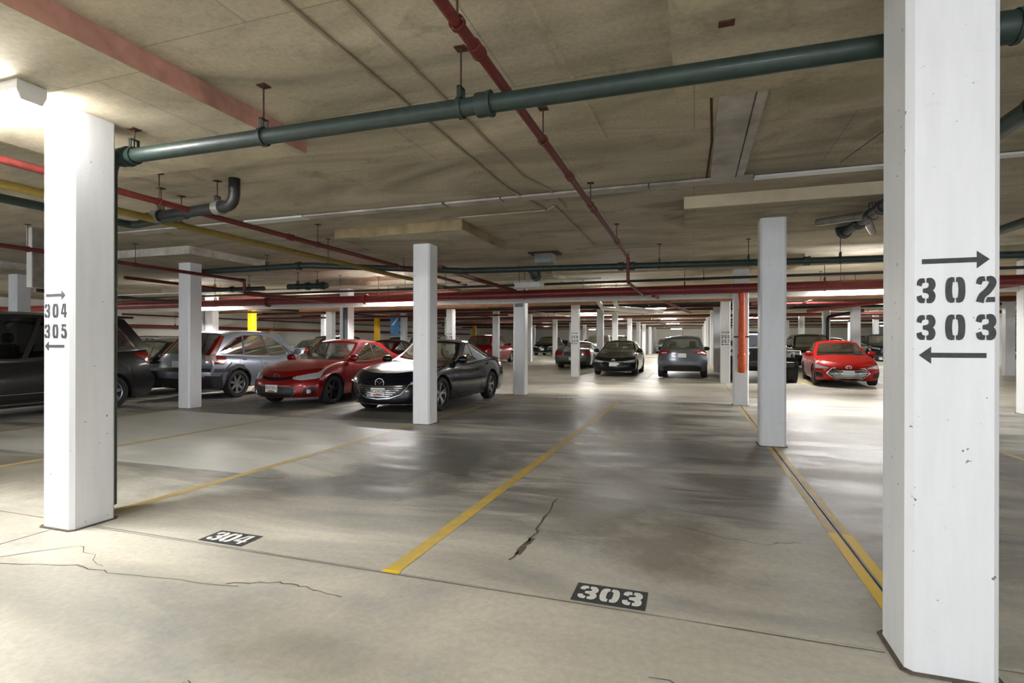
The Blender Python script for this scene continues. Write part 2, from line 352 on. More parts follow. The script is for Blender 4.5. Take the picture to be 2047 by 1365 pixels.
def strip(pts, wd, z=.002):                   # flat painted strip along a polyline, wd = width or list
    P = [Vector(p) for p in pts]; mb = MB(); n = len(P); ws = wd if isinstance(wd, list) else [wd] * n; v = []
    for i, p in enumerate(P):
        d = (P[min(i + 1, n - 1)] - P[max(i - 1, 0)]).normalized(); nn = Vector((d.y, -d.x)) * ws[i] / 2
        for q in (p - nn, p + nn): v.append((q.x, q.y, R(q.y) + z))
    mb.add(v, [(2 * i, 2 * i + 1, 2 * i + 3, 2 * i + 2) for i in range(n - 1)]); return mb
def line(name, pts, wd, m, z=.002, **k): return link(name, strip(pts, wd, z), M[m], flo, **k)
line('painted_line', [(-1.70, 2.78), (-1.70, 3.1), (-1.70, 4.2), (-1.70, 6.5)], .10, 'line')
line('painted_line', [(-1.70, 6.5), (-1.70, 11.5), (-1.70, 13.3)], .11, 'line_worn')
line('painted_line', [(-1.70, 2.78), (-1.70, 2.815)], .115, 'line_new', .003)
for xx in (.945, 1.035):
    line('painted_line', [(xx, 2.96), (xx, 4.4)], .062, 'line_new'); line('painted_line', [(xx, 4.4), (xx, 7.86)], .055, 'line')
    line('painted_line', [(xx, 8.2), (xx, 12.9)], .05, 'line_worn')
for (x, a, b) in ((-4.42, 2.98, 8.0), (-7.2, 2.7, 8.1), (-4.42, 8.45, 13.6), (-7.25, 8.3, 13.5), (-10.1, 2.7, 8.4), (-10.1, 8.8, 13.5), (-12.95, 2.7, 13.5), (3.7, 2.7, 12.9), (6.4, 2.7, 13)):
    line('painted_line', [(x, a), (x, b)], .1, 'line_worn')
for (x, a, b) in ((-1.7, 20.9, 26), (-1.7, 21.0, 21.9), (3.7, 19.8, 25.5), (-7.2, 21.2, 26.4), (9.2, 20, 26)):
    line('painted_line', [(x, a), (x, b)], .1, 'line', .004)
def wob(pts, amp=.03, n=6):
    out = []
    for (a, b), (c, d) in zip(pts, pts[1:]):
        for k in range(n): t = k / n; out.append((a + (c - a) * t + random.uniform(-amp, amp), b + (d - b) * t + random.uniform(-amp, amp)))
    return out + [pts[-1]]
def crack(pts, w0, amp=.03):
    p = wob(pts, amp); line('crack', p, [w0 * (.5 + random.random()) for _ in p], 'crack', .0015)
crack([(-1.09, 3.2), (-1.07, 3.55), (-1.08, 3.8), (-1.13, 4.6)], .014, .016); crack([(-1.075, 3.3), (-1.06, 3.6)], .03, .012); crack([(-2.5, 2.36), (-2.22, 2.46), (-2.0, 2.46), (-1.78, 2.43)], .008, .015)
crack([(-4.05, 2.13), (-3.55, 2.25), (-3.2, 2.25), (-2.4, 2.35)], .006, .015); crack([(-.2, 2.25), (.3, 2.1), (.85, 2.3)], .005); crack([(-3.3, 5.0), (-2.6, 5.2), (-1.9, 5.0), (-.6, 5.3), (.9, 5.2)], .006)
crack([(-2.2, 1.45), (-1.9, 1.6), (-1.3, 1.5)], .005); crack([(-4.4, 1.9), (-3.9, 2.5), (-3.4, 2.3)], .006); crack([(-.1, 4.2), (.4, 4.0), (.7, 4.1)], .007)
crack([(-5.5, 3.6), (-4.8, 4.2), (-3.9, 4.4)], .008); crack([(-4.2, 2.765), (-1, 2.77), (.8, 2.765)], .007, .003); crack([(1.2, 2.77), (3, 2.78), (6, 2.77)], .009, .004)
def floor_number(txt, cx, cy, lab, wd=.42, hh=.18, box=True, adv=.115, h=.12):
    z = R(cy) + .003; par = flo
    if box:
        o = link('stall_number', MB().prism([(-wd / 2, -hh / 2), (wd / 2, -hh / 2), (wd / 2, hh / 2), (-wd / 2, hh / 2)], .001, (cx, cy, z - .001), (1, 0, 0), (0, 1, 0)), M['floorblack'], flo, label=lab)
        link('lettering', stencil_mb(txt, h, adv, (cx, cy, z + .0006), (1, 0, 0), (0, 1, 0), .92, .001), M['floorwhite'], o)
    else: link('stall_number', stencil_mb(txt, h, adv, (cx, cy, z), (1, 0, 0), (0, 1, 0), .92, .001), M['floorwhite'], flo, label=lab)
floor_number('303', -.425, 2.905, 'white 303 stencilled on a black rectangle on the floor', .385, .215, True, .118, .15)
floor_number('304', -3.045, 2.915, 'white 304 stencilled on a black rectangle on the floor', .375, .2, True, .112, .145)
floor_number('264', -3.1, 13.25, 'faint white number on a dark patch at the far end of the stall', box=True)
floor_number('263', -.4, 12.6, 'faint white number at the far end of the stall', box=False)

def surf_grid(z, ya, yb, xa, xb):
    yy = [ya] + [v for v in (17.5, 41.5) if ya < v < yb] + [yb]
    return yy
cei = link('ceiling', MB().grid(lambda y, x: (x, y, ZC + R(y)), [Y0, 17.5, 41.5, Y1], [X0, X1]), M['ceiling'], kind='structure')
def wall(name, a, b, m='wall'):
    (ax, ay), (bx, by) = a, b; mb = MB(); n = 12
    d = Vector((bx - ax, by - ay)).normalized(); nn = Vector((-d.y, d.x)) * .2
    for k in range(n):
        p = [(ax + (bx - ax) * t, ay + (by - ay) * t) for t in (k / n, (k + 1) / n)]
        v = []
        for (x, y) in p:
            for o in (0, 1):
                for z in (R(y) - .05, ZC + R(y) + .05): v.append((x + nn.x * o, y + nn.y * o, z))
        mb.add(v, [(0, 4, 5, 1), (2, 3, 7, 6), (1, 5, 7, 3), (0, 2, 6, 4)] + ([(0, 1, 3, 2)] if k == 0 else []) + ([(4, 6, 7, 5)] if k == n - 1 else []))
    return link(name, mb, M[m], kind='structure')
wall('wall_left', (X0, Y0), (X0, Y1)); wall('wall_far', (X0, Y1), (X1, Y1)); wall('wall_right', (X1, Y1), (X1, Y0)); 

# ---------------------------------------------------------------- columns with drop panels
COLS = []
def column(x, y, label, m='white', group=None, w_=.32, z1=None, top=None, ph=ZP, noz=False):
    r = R(y); h = (top if top else ph) ; b = .026; a = w_ / 2
    ring = [(-a + b, -a), (a - b, -a), (a, -a + b), (a, a - b), (a - b, a), (-a + b, a), (-a, a - b), (-a, -a + b)]
    zs = [0, .02, .6, 1.2, 1.8, 2.4, h]; v = []; f = []
    for z in zs:
        e = 1.012 if z == 0 else 1.0
        for (p, q) in ring: v.append((p * e, q * e, z))
    for i in range(len(zs) - 1):
        for k in range(8): f.append((i * 8 + k, i * 8 + (k + 1) % 8, i * 8 + 8 + (k + 1) % 8, i * 8 + 8 + k))
    f += [tuple(range(7, -1, -1)), tuple(range(len(v) - 8, len(v)))]
    o = link('column', MB().add(v, f), M[m], loc=(x, y, r), label=label, category='column')
    if group: o['group'] = group
    g = MB(); s = a + .018; gr = [(p * 1.12, q * 1.12) for p, q in ring]
    if y < 15: link('base_sealant', g.prism(gr, .008, (0, 0, 0), (1, 0, 0), (0, 1, 0)), M['crack'], o)
    if not noz:
        p = MB(); px, py = 1.12, .98
        if y < 3.5 and y > 2: py = 1.15
        p.box(x - px, x + px, y - py, y + py, ph + r, ZC + r + .05)
        dp = link('drop_panel', p, M['panel'], cei)
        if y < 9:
            em = 'edge_red' if x < -3 and y < 3 else 'edge_grey' if x < -8 else 'edge_dark' if x < 0 else 'edge_pale'  # front left panels get a reddish edge tone
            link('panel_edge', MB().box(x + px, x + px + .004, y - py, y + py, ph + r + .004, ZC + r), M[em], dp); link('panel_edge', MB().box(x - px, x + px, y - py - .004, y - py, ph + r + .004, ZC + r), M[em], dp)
    return o
def sign(col, up, dn, h=.098, adv=.0995, z=(1.62, 1.50, 1.378, 1.29), wd=1.0, xo=0, aw=.255):
    a = .16; o = lambda zz, dx=0: (xo + dx, -a - .0005, zz)
    X_, Z_ = (1, 0, 0), (0, 0, 1)
    link('stencil_arrow', arrow_mb(aw, .07, .020, o(z[0] + .0, .0), X_, Z_, True), M['stencil'], col)
    if up: link('stencil_number', stencil_mb(up, h, adv, o(z[1]), X_, Z_, wd), M['stencil'], col)
    if dn: link('stencil_number', stencil_mb(dn, h, adv, o(z[2]), X_, Z_, wd), M['stencil'], col)
    if dn: link('stencil_arrow', arrow_mb(aw, .07, .020, o(z[3], -.01), X_, Z_, False), M['stencil'], col)
A = column(-4.40, 2.81, 'white square column stencilled 304 over 305, in the left foreground'); sign(A, '304', '305', .102, .090, (1.704, 1.591, 1.441, 1.332), .78, -.01, .21)
B = column(.995, 2.79, 'large white column stencilled 302 over 303, at right in the foreground'); sign(B, '302', '303', .103, .1, (1.694, 1.575, 1.424, 1.311), .86, .004, .226)
column(-4.37, 8.27, 'white column standing in front of the dark blue sedan')
column(1.0, 8.04, 'white column at the far end of the yellow line from the 302 303 column')
column(-10.12, 8.62, 'white column standing beside the rear of the silver SUV')
fc_ = column(-4.44, 13.86, 'white column just right of the dark blue sedan, with a grey patch near its top')
link('repair_patch', MB().box(-.12, .12, -.1625, -.1600, 2.36, 2.46), M['boxgrey'], fc_)
GC = column(1.0, 13.15, 'white column with the orange riser pipe down its front')
H_ = column(-4.55, 21.5, 'white column stencilled 268 over 269, left of the dark sedan facing the camera')
I_ = column(1.03, 20.0, 'white column stencilled 266 over 267, right of the grey crossover')
U_ = column(-10.1, 21.5, 'bright white column stencilled 270 behind the dark blue sedan')
for c_, a_, b_ in ((H_, '268', '269'), (I_, '266', '267'), (U_, '270', '271')): sign(c_, a_, b_, .11, .1, (1.75, 1.60, 1.44, 1.33), .75)
column(-10.15, 14.1, 'white column with a dark green downpipe, behind the red sedan')
column(-15.8, 8.7, 'white column behind the dark van at the left edge'); column(-15.8, 14.3, 'white column with a grey duct, behind the silver SUV roof')
column(-21.5, 21.9, 'yellow column behind the silver SUV', 'yellow'); column(-21.5, 33.4, 'yellow column between the red sedan and the dark blue sedan, far back', 'yellow')
column(-21.3, 51.0, 'thin yellow column far away, just left of the red SUV roof', 'yellow'); column(-15.9, 43.0, 'thin yellow column far away, over the red SUV bonnet', 'yellow')
ORD = ['', 'first', 'second', 'third', 'fourth', 'fifth', 'sixth', 'seventh', 'eighth', 'ninth', 'tenth', 'eleventh']
def crow(x, ys_, desc, start=1):
    for i, y in enumerate(ys_): column(x, y, 'white column, %s one back %s' % (ORD[i + start], desc))
crow(-4.42, [26.8, 32.1, 39.7, 46.2, 51.6, 59, 66], 'behind the column stencilled 268 269')
crow(1.0, [26.2, 31.2, 36.8, 42.5, 48, 54, 61], 'behind the column stencilled 266 267')
crow(-10.1, [27.2, 33.4, 40.2, 46, 52, 59], 'behind the column stencilled 270')
crow(-15.85, [20.8, 27.4, 33.2, 48, 54], 'in the row behind the dark van')
crow(-21.5, [15, 27.6, 39, 45.2, 58], 'in the row along the left wall')
crow(6.4, [19.6, 25.9, 31.2, 37.8, 43.6, 50, 56], 'in the row beyond the red sedan at right')
crow(12.0, [21, 26.9, 32.5, 37.9, 43.6, 50], 'in the row by the dark SUV at far right')
crow(17.6, [34.6, 40.2, 46, 52], 'in the rightmost distant row')
column(6.3, 13.35, 'white column at the right edge of the photo with white conduits')
for x, y in ((6.4, 8.1), (6.4, 2.8), (-10.1, 2.8), (-15.8, 2.8), (12, 13.3), (12, 8), (17.6, 21)):
    column(x, y, 'white column outside the frame at %s' % ('left' if x < -5 else 'right' if x > 5 else 'behind'), group='columns outside the frame')

# ---------------------------------------------------------------- pipes
def clamp_parts(par, x, y, z, r, zt, ax='x', cm_='rust', m='rust'):
    mb = MB(); mb.tube([(x, y, z + r), (x, y, zt)], .006, 6)
    mb.box(x - .035, x + .035, y - .035, y + .035, zt - .008, zt)
    link('hanger_rod', mb, M[m], par)
    c = MB(); rr = r + .006; hw = .014
    prof = [(-hw, rr), (hw, rr), (hw, rr + .006), (-hw, rr + .006)]
    c.lathe(prof, 'x' if ax == 'x' else 'y', 16, (x, y, z), True)
    if r > .045:
        for s in (-1, 1):
            if ax == 'x': c.box(x - hw, x + hw, y + s * .032 - .003, y + s * .032 + .003, z + r * .8, z + r + .07)
            else: c.box(x + s * .032 - .003, x + s * .032 + .003, y - hw, y + hw, z + r * .8, z + r + .07)
        if ax == 'x': c.box(x - hw, x + hw, y - .035, y + .035, z + r + .065, z + r + .072)
        else: c.box(x - .035, x + .035, y - hw, y + hw, z + r + .065, z + r + .072)
    link('hanger_clamp', c, M[cm_], par, 40)
def pipe(pts, r, m, label, hang=(), couple=(), hm=None, cat='pipe', name='pipe', group=None, cm=None):
    """pts polyline with elbows rounded; hang/couple: fractions are points (x,y) along"""
    P = [Vector(p) for p in pts]; Q = [P[0]]
    for i in range(1, len(P) - 1):
        a = (P[i - 1] - P[i]); b = (P[i + 1] - P[i]); e = min(r * 2.2, a.length * .45, b.length * .45); a.normalize(); b.normalize()
        p0, p2 = P[i] + a * e, P[i] + b * e
        for k in range(6): t = k / 5; Q.append(p0 * (1 - t) ** 2 + P[i] * 2 * t * (1 - t) + p2 * t * t)
    Q.append(P[-1]); base = P[0].copy()
    mb = MB().tube([q - base for q in Q], r, 14 if r > .03 else 8)
    o = link(name, mb, M[m], None, 50, loc=base, label=label, category=cat)
    if group: o['group'] = group
    def at(x, y):
        best = None
        for a, b in zip(P, P[1:]):
            d = b - a; L2 = d.xy.length_squared
            if L2 < 1e-6: continue
            t = max(0, min(1, (Vector((x, y)) - a.xy).dot(d.xy) / L2)); q = a + d * t; dd = (q.xy - Vector((x, y))).length
            if best is None or dd < best[0]: best = (dd, q, 'x' if abs(d.x) > abs(d.y) else 'y')
        return best[1], best[2]
    for (x, y, *zt) in hang:
        q, ax = at(x, y); z = (zt[0] if zt else ZC + R(q.y)); q = q - base
        clamp_parts(o, q.x, q.y, q.z, r, z - base.z, ax, hm or m)
    for (x, y) in couple:
        q, ax = at(x, y); q = q - base; k = r * 1.28
        link('coupling', MB().lathe([(-.05, r), (-.05, k), (-.035, k * 1.04), (.03, k), (.03, k * 1.1), (.05, k * 1.1), (.05, r)], ax, 16, tuple(q)), M[cm or m], o, 40)
    return o
pipe([(-4.48, 3.075, .05), (-4.48, 3.075, 2.84), (2.0, 3.075, 2.81)], .056, 'green', 'dark green drain pipe crossing the foreground between the two stencilled columns',
     hang=[(-4.2, 3.07, ZP), (-2.92, 3.07), (-1.38, 3.07)], couple=[(-1.22, 3.07), (1.36, 3.07), (-4.30, 3.07)], cm='green')
pipe([(-1.12, -3, 2.96), (-1.12, 9.8, 2.94), (-1.12, 9.8, 2.47), (-1.1, 12.8, 2.5)], .03, 'redpipe', 'dark red sprinkler branch pipe running away overhead to the main',
     hang=[(-1.12, 2.45), (-1.12, 4.06), (-1.12, 6.1), (-1.12, 8.3)], couple=[(-1.12, 2.7), (-1.12, 6.3), (-1.12, 8.4), (-1.12, 9.6), (-1.12, 5.0)])
pipe([(-5.5, -3, 2.9), (-5.5, 12.6, 2.88)], .034, 'redpipe', 'dark red pipe running behind the 304 305 column, right of the mustard pipe', hang=[(-5.5, 4.3), (-5.5, 6.9), (-5.5, 9.5)], couple=[(-5.5, 6.3), (-5.5, 9.2)])
pipe([(-6.08, -3, 2.83), (-6.08, 20, 2.83)], .042, 'mustard', 'mustard yellow pipe running behind the 304 305 column', hang=[(-6.08, 5.05), (-6.08, 7.9), (-6.08, 11)])
pipe([(-6.5, -3, 2.74), (-6.5, 4.75, 2.8), (-5.6, 4.72, 2.85)], .045, 'green', 'dark green pipe below the mustard pipe at left', couple=[(-6.5, 4.2)])
pipe([(-6.3, 4.72, 2.86), (-4.87, 4.7, 2.9), (-4.87, 4.7, 3.2)], .062, 'black', 'black drain pipe with an elbow up into the slab behind the 304 305 column', hang=[(-6.0, 4.72), (-5.12, 4.7)], couple=[(-5.1, 4.7), (-6.05, 4.72)], cm='steel')
pipe([(-9.8, 3, 2.82), (-9.8, 9.75, 2.81), (-9.8, 9.75, 2.5), (-9.8, 12.7, 2.55)], .034, 'redpipe', 'dark red pipe passing the white column by the silver SUV, with a drop', hang=[(-9.8, 5.5), (-9.8, 7.2)], couple=[(-9.8, 9.7)])
pipe([(-25.5, 12.8, 2.6), (40, 12.8, 2.6)], .105, 'red', 'large red sprinkler main crossing the whole view', hang=[(-14, 12.8), (-8.2, 12.8), (-4.0, 12.8), (-.2, 12.8), (2.6, 12.8), (5.2, 12.8), (10, 12.8)], couple=[(-8.6, 12.8), (-7.0, 12.8), (3.9, 12.8), (-12, 12.8)])
pipe([(1.0, 12.86, 2.5), (1.0, 12.86, .78)], .072, 'orange', 'orange riser pipe strapped to a white column below the red main', couple=[])
rz = bpy.context.scene.collection.objects[-1]
st = MB().box(-.16, .16, .03, .06, -.98, -.95); link('pipe_strap', st, M['rust'], rz)
link('valve_body', MB().lathe([(-1.46, .072), (-1.46, .085), (-1.40, .09), (-1.36, .085), (-1.33, .072)], 'z', 16), M['orange'], rz, 40)
link('end_cap', MB().lathe([(-1.72, .0), (-1.76, .05), (-1.74, .078), (-1.56, .08), (-1.56, .07)], 'z', 16), M['orange'], rz, 60)
o = link('white_duct', MB().box(-18, 0, -.06, .06, 0, .17), M['whitepipe'], loc=(-6, 13.44, 2.44), label='long white rectangular duct running just below the red sprinkler main', category='duct')
link('duct_section', MB().box(0.01, 34, -.06, .06, 0, .17), M['whitepipe'], o)
pipe([(-4.5, 10.2, 2.87), (7.5, 10.2, 2.69)], .058, 'green', 'dark green pipe crossing above the red main in the middle distance', hang=[(-.6, 10.2), (.9, 10.2), (2.3, 10.2), (4.4, 10.2)], couple=[(-1.3, 10.2), (1.8, 10.2), (-1.1, 10.2)])
pipe([(-10.5, 8.95, 2.92), (-7.4, 8.95, 2.94), (-4.5, 10.2, 2.87)], .06, 'green', 'dark green pipe beyond the column by the silver SUV', hang=[(-8.4, 8.95)], couple=[(-7.6, 8.95)])
pipe([(-3.05, 10.2, 2.83), (-3.05, 10.6, 2.72)], .075, 'green', 'dark green tee fitting hanging below the crossing green pipe', couple=[(-3.05, 10.5)])
pipe([(2.0, 2.6, 2.8), (2.0, 8.85, 2.94), (2.0, 8.95, 3.2)], .062, 'green', 'dark green pipe with a black elbow at right, near the 302 303 column', hang=[(2.0, 4.2), (2.0, 7.4)], couple=[(2.0, 7.0), (2.0, 8.6), (2.0, 7.9)], cm='black')
pipe([(2.02, 7.55, 2.93), (1.55, 8.05, 2.98)], .05, 'steel', 'grey pipe stub angled off the green pipe at right'); pipe([(2.05, 7.8, 2.9), (2.5, 9.2, 3.0), (2.5, 9.4, 3.2)], .045, 'steel', 'grey drain branch behind the green pipe at right')
pipe([(3.9, 3, 2.8), (3.9, 10.1, 2.92)], .06, 'green', 'dark green pipe beyond the right edge of the 302 303 column', hang=[(3.9, 7.4)], couple=[(3.9, 8.0)])
pipe([(3.2, 5.0, 2.96), (5.8, 11.5, 2.9)], .035, 'redpipe', 'dark red branch pipe to the right of the 302 303 column', hang=[(4.2, 7.5)])
pipe([(-18, 12.45, 2.8), (40, 12.45, 2.8)], .03, 'black', 'black pipe running just above the red main', hang=[(-6, 12.45), (0.2, 12.45), (6, 12.45)])
pipe([(-18, 12.2, 2.9), (-2.0, 12.2, 2.86)], .022, 'whitepipe', 'thin white conduit above the red main at left', hang=[(-9, 12.2)])
pipe([(-3.2, 11.9, 2.95), (1.4, 11.6, 2.9), (3.0, 11.6, 2.9), (9, 11.6, 2.95)], .022, 'dull', 'thin grey conduit snaking below the slab in the middle')
pipe([(-2.08, -1, 3.185), (-2.08, 6.0, 3.185), (-1.9, 7.1, 3.185), (-3.2, 7.05, 3.17)], .012, 'dull', 'left of two thin conduits fixed under the foreground slab', cat='conduit', name='conduit')
pipe([(-1.77, -1, 3.185), (-1.77, 5.6, 3.185), (-1.62, 6.2, 3.185), (-1.62, 7.0, 3.18)], .012, 'dull', 'right of two thin conduits fixed under the foreground slab', cat='conduit', name='conduit')
pipe([(-1.86, 7.0, 3.17), (-1.75, 6.9, 3.18), (-1.75, 9.9, 3.185)], .014, 'dull', 'short thin conduit under the slab beyond the joint cover', cat='conduit', name='conduit')
pipe([(-4.27, 12.9, 2.65), (-4.27, 12.9, 2.7), (-4.9, 11.6, 2.9), (-4.9, 9.9, 2.93)], .05, 'redpipe', 'dark red branch with an elbow left of the crossing green pipe')
pipe([(-14, 16.6, 2.66), (-3, 16.4, 2.66), (1.2, 16.2, 2.66), (20, 16.2, 2.66)], .085, 'orange2', 'orange brown pipe beyond the white duct', hang=[(-6, 16.5), (4, 16.2)])
for i, (y, z, r, m, xa, xb, lb) in enumerate((
    (15.2, 2.85, .03, 'black', -24, 8, 'thin black pipe second beyond the red main'), (17.4, 2.95, .05, 'redpipe', -24, -3, 'dark red pipe over the left aisle'),
    (18.6, 2.9, .07, 'black', -18, 30, 'black pipe over the far aisle'), (19.7, 3.02, .035, 'whitepipe', -22, 30, 'white conduit over the far aisle'),
    (22.8, 2.98, .06, 'green', -20, 16, 'dark green pipe beyond the 268 269 column'), (24.3, 2.9, .04, 'redpipe', -24, 30, 'dark red pipe over the second parked row'),
    (25.2, 3.02, .05, 'black', -24, 3, 'black pipe over the second parked row'), (28.6, 2.98, .05, 'redpipe', -24, 4, 'dark red pipe third parked row'),
    (30.0, 3.05, .07, 'black', -24, 14, 'black pipe third parked row'), (34.0, 2.85, .075, 'red', -24, 40, 'red sprinkler main far down the garage'),
    (35.5, 3.0, .05, 'whitepipe', -24, 30, 'white pipe far down the garage'), (37.2, 2.9, .06, 'black', -24, 24, 'black pipe far down the garage'), (43, 2.85, .07, 'redpipe', -24, 30, 'red pipe near the end of the garage'),
    (44.5, 2.95, .05, 'whitepipe', -24, 30, 'white pipe near the end of the garage'), (49, 2.9, .07, 'black', -24, 30, 'black pipe near the end of the garage'), (54, 2.8, .07, 'redpipe', -24, 30, 'last dark red pipe before the end wall'),
    (14.6, 2.95, .04, 'redpipe', -24, -5, 'dark red pipe behind the main at left'), (16.0, 3.0, .03, 'whitepipe', -24, -5, 'thin white pipe behind the main at left'), (20.6, 2.85, .05, 'orange2', -25, -8, 'orange brown pipe at far left'),
    (26.0, 2.75, .05, 'redpipe', -25, -9, 'low dark red pipe at far left'), (21.6, 2.8, .045, 'redpipe', 2, 22, 'dark red pipe above the red sedan at right'), (23.4, 3.0, .05, 'whitepipe', 4, 30, 'white pipe above the dark SUV at right'), (17.2, 2.7, .06, 'orange2', 3, 24, 'orange brown pipe at right beyond the main'))):
    r0 = R(y); pipe([(xa, y, z + r0), (xb, y, z + r0 - .02)], r, m, lb, hang=[(x, y) for x in range(int(xa) + 3, int(xb), 6) if -14 < x < 14][:4])
for i, (x, ya, yb, z, r, m, lb) in enumerate(((-12.6, 9, 34, 2.9, .04, 'redpipe', 'dark red pipe running away left of centre'), (-7.6, 14, 36, 2.88, .03, 'redpipe', 'dark red pipe running away above the red SUV'), (-17.5, 10, 40, 2.85, .05, 'black', 'black pipe running away at left'),
    (3.7, 14, 40, 2.8, .03, 'redpipe', 'dark red pipe running away at right of centre'), (8.8, 13, 30, 2.85, .045, 'redpipe', 'dark red pipe running away at far right'), (-25.7, 5, 60, 2.2, .09, 'red', 'dark red pipe along the left wall'), (-25.6, 5, 60, 2.75, .04, 'redpipe', 'thin red pipe high along the left wall'),
    (-1.9, 16.5, 30, 3.0, .02, 'black', 'thin black cable run to the aisle lamps'), (10.5, 14, 34, 2.95, .05, 'black', 'black pipe running away at far right'))):
    pipe([(x, ya, z + R(ya)), (x, 17.5, z)] * (ya < 17.5) + [(x, max(17.5, 17.5), z)] * (ya >= 17.5) + [(x, yb, z + R(yb))], r, m, lb, hang=[(x, yy) for yy in range(int(ya) + 2, int(yb), 7)][:4]) if ya < 17.4 else pipe([(x, ya, z + R(ya)), (x, yb, z + R(yb))], r, m, lb)
pipe([(-10.0, 11.4, 2.84), (-8.8, 11.4, 2.84)], .075, 'green', 'short dark green trap hung above the red main, behind the red sedan', hang=[(-9.7, 11.4), (-9.1, 11.4)], couple=[(-9.4, 11.4), (-8.95, 11.4)])
pipe([(-13.2, 11.5, 2.86), (-10.9, 11.5, 2.84)], .06, 'black', 'short black pipe with pale clips above the red main at left', hang=[(-12.6, 11.5), (-11.4, 11.5)], couple=[(-12.0, 11.5)])
# downpipe on column, pipe with elbow on the 6.4 column, white conduits, duct boxes
pipe([(-10.05, 13.88, .4), (-10.05, 13.88, 2.48)], .07, 'green', 'dark green downpipe on the column behind the red sedan', cat='downpipe')
pipe([(-15.98, 14.1, .4), (-15.98, 14.1, 2.7)], .06, 'steel', 'grey downpipe on the column behind the silver SUV', cat='downpipe')
pipe([(6.42, 30.93, .5), (6.42, 30.93, 2.8), (8.0, 30.93, 3.1)], .08, 'black', 'black downpipe with an angled top on a far column at right', cat='downpipe')
for k in range(2): pipe([(6.1 + k * .09, 13.1, 3.0), (6.1 + k * .09, 13.1, 1.9 - k * .06), (6.3 + k * .02, 12.7, 1.75 - k * .06)], .025, 'whitepipe', ['left', 'right'][k] + ' of two bent white conduits on the column at the right edge', cat='conduit', name='conduit')
for k in range(2): pipe([(-2.6 + k * .45, 15.4, 2.6), (-2.6 + k * .45, 16.2, 2.45), (-1.5 + k * .35, 16.8, 2.38), (-1.3 + k * .3, 18.4, 2.45)], .06, 'whitepipe', ['left', 'right'][k] + ' of two bent white pipes below the duct in the centre', hang=[(-2.6 + k * .45, 15.8)])
pipe([(-.9, 12.9, 2.5), (-.5, 15.5, 2.42), (-.1, 17.4, 2.35)], .04, 'redpipe', 'red pipe continuing beyond the main in the centre')
pipe([(3.0, 16.8, 2.3), (5.95, 12.95, 2.55)], .05, 'red', 'red diagonal branch meeting the main at right')
def thing_box(name, x0, x1, y0, y1, z0, z1, m, label, cat, b=.006):
    cx, cy = (x0 + x1) / 2, (y0 + y1) / 2
    return link(name, MB().rbox(x0 - cx, x1 - cx, y0 - cy, y1 - cy, 0, z1 - z0, b), M[m], loc=(cx, cy, z0), label=label, category=cat)
jb = thing_box('junction_box', -3.02, -2.66, 10.3, 10.62, 2.98, 3.17, 'boxgrey', 'grey metal box hung under the slab in the middle', 'metal box')
link('mounting_plate', MB().box(-.3, .3, -.2, .2, .19, .215), M['rust'], jb)
j2 = thing_box('junction_box', -3.9, -3.3, 11.7, 12.1, 2.66, 2.78, 'whitepipe', 'pale flat box tucked above the red main', 'metal box')
for k in (-.25, .25): link('hanger_rod', MB().tube([(k, 0, .1), (k, 0, .54)], .006, 6), M['rust'], j2)
sh = thing_box('ventilation_shaft', -10.12, -9.97, 5.66, 5.8, 2.25, 3.2, 'whitepipe', 'pale vertical shaft hanging from the slab left of the 304 305 column', 'shaft'); link('side_flange', MB().box(.075, .1, -.08, .08, 0, .95), M['steel'], sh)
bl = thing_box('banner', -16.5, -15.95, 27.0, 27.05, 1.9, 3.0, 'blue', 'blue hanging banner on a far column behind the sedans', 'banner')
for k in (-.2, .2): link('hanger_rod', MB().tube([(k, 0, 1.1), (k, 0, 1.46)], .006, 6), M['rust'], bl)
link('white_mark', MB().prism([(-.2, .55), (-.05, .55), (.2, .9), (.2, 1.0)], .004, (0, -.03, 0), (1, 0, 0), (0, 0, 1)), M['bright'], bl)
wb = empty('timber_brace', (-25.35, 26, 0), label='timber bracing frame against the left wall', category='brace'); wb.location.z = R(26)
for k, (p, q) in enumerate((((0, 0, 2.2), (0, 9, 2.2)), ((0, 0, 0), (0, 0, 2.2)), ((0, 1.6, 2.2), (0, 0, 1.4)), ((0, 9, 0), (0, 9, 2.2)), ((0, 7.4, 2.2), (0, 9, 1.4)))):
    link('timber', MB().tube([p, q], .05, 4), M['wood'], wb)
# overlapping joint covers, slab patch and rust plate on the ceiling
def cpart(name, x0, x1, y0, y1, z0, z1, m, **k): return link(name, MB().box(x0, x1, y0, y1, z0, z1), M[m], cei, **k)
cpart('joint_cover', .62, 5.0, 6.36, 6.48, 3.17, 3.19, 'bright', label='bright white joint cover'); cpart('joint_cover', 5.02, 12, 6.36, 6.48, 3.17, 3.19, 'bright')
for a, b, m in ((-9, -6.4, 'strip'), (-6.35, -5.3, 'bright'), (-5.28, -3.1, 'strip'), (-3.05, -2.3, 'strip'), (-2.28, -.5, 'strip'), (-.48, .6, 'strip')): cpart('joint_cover', a, b, 6.3, 6.47 + random.uniform(-.02, .02), 3.165, 3.19, m)
cpart('patch_plate', .17, .42, 3.94, 6.36, 3.17, 3.195, 'strip', label='stained grey plate'); cpart('patch_plate', .43, .5, 3.96, 6.36, 3.155, 3.195, 'strip')
cpart('rust_plate', .12, .20, 3.02, 3.07, 3.04, 3.05, 'rust', label='small rusty plate'); 
link('ceiling_crack', MB().tube([(.14, 3.95, 3.195), (.12, 4.3, 3.197), (.15, 5.2, 3.197), (.13, 6.3, 3.197)], .01, 4), M['rust'], cei)
link('ceiling_crack', MB().tube([(1.75, 3.6, 3.199), (1.7, 4.6, 3.199), (1.4, 6.2, 3.199)], .004, 4), M['rust'], cei)
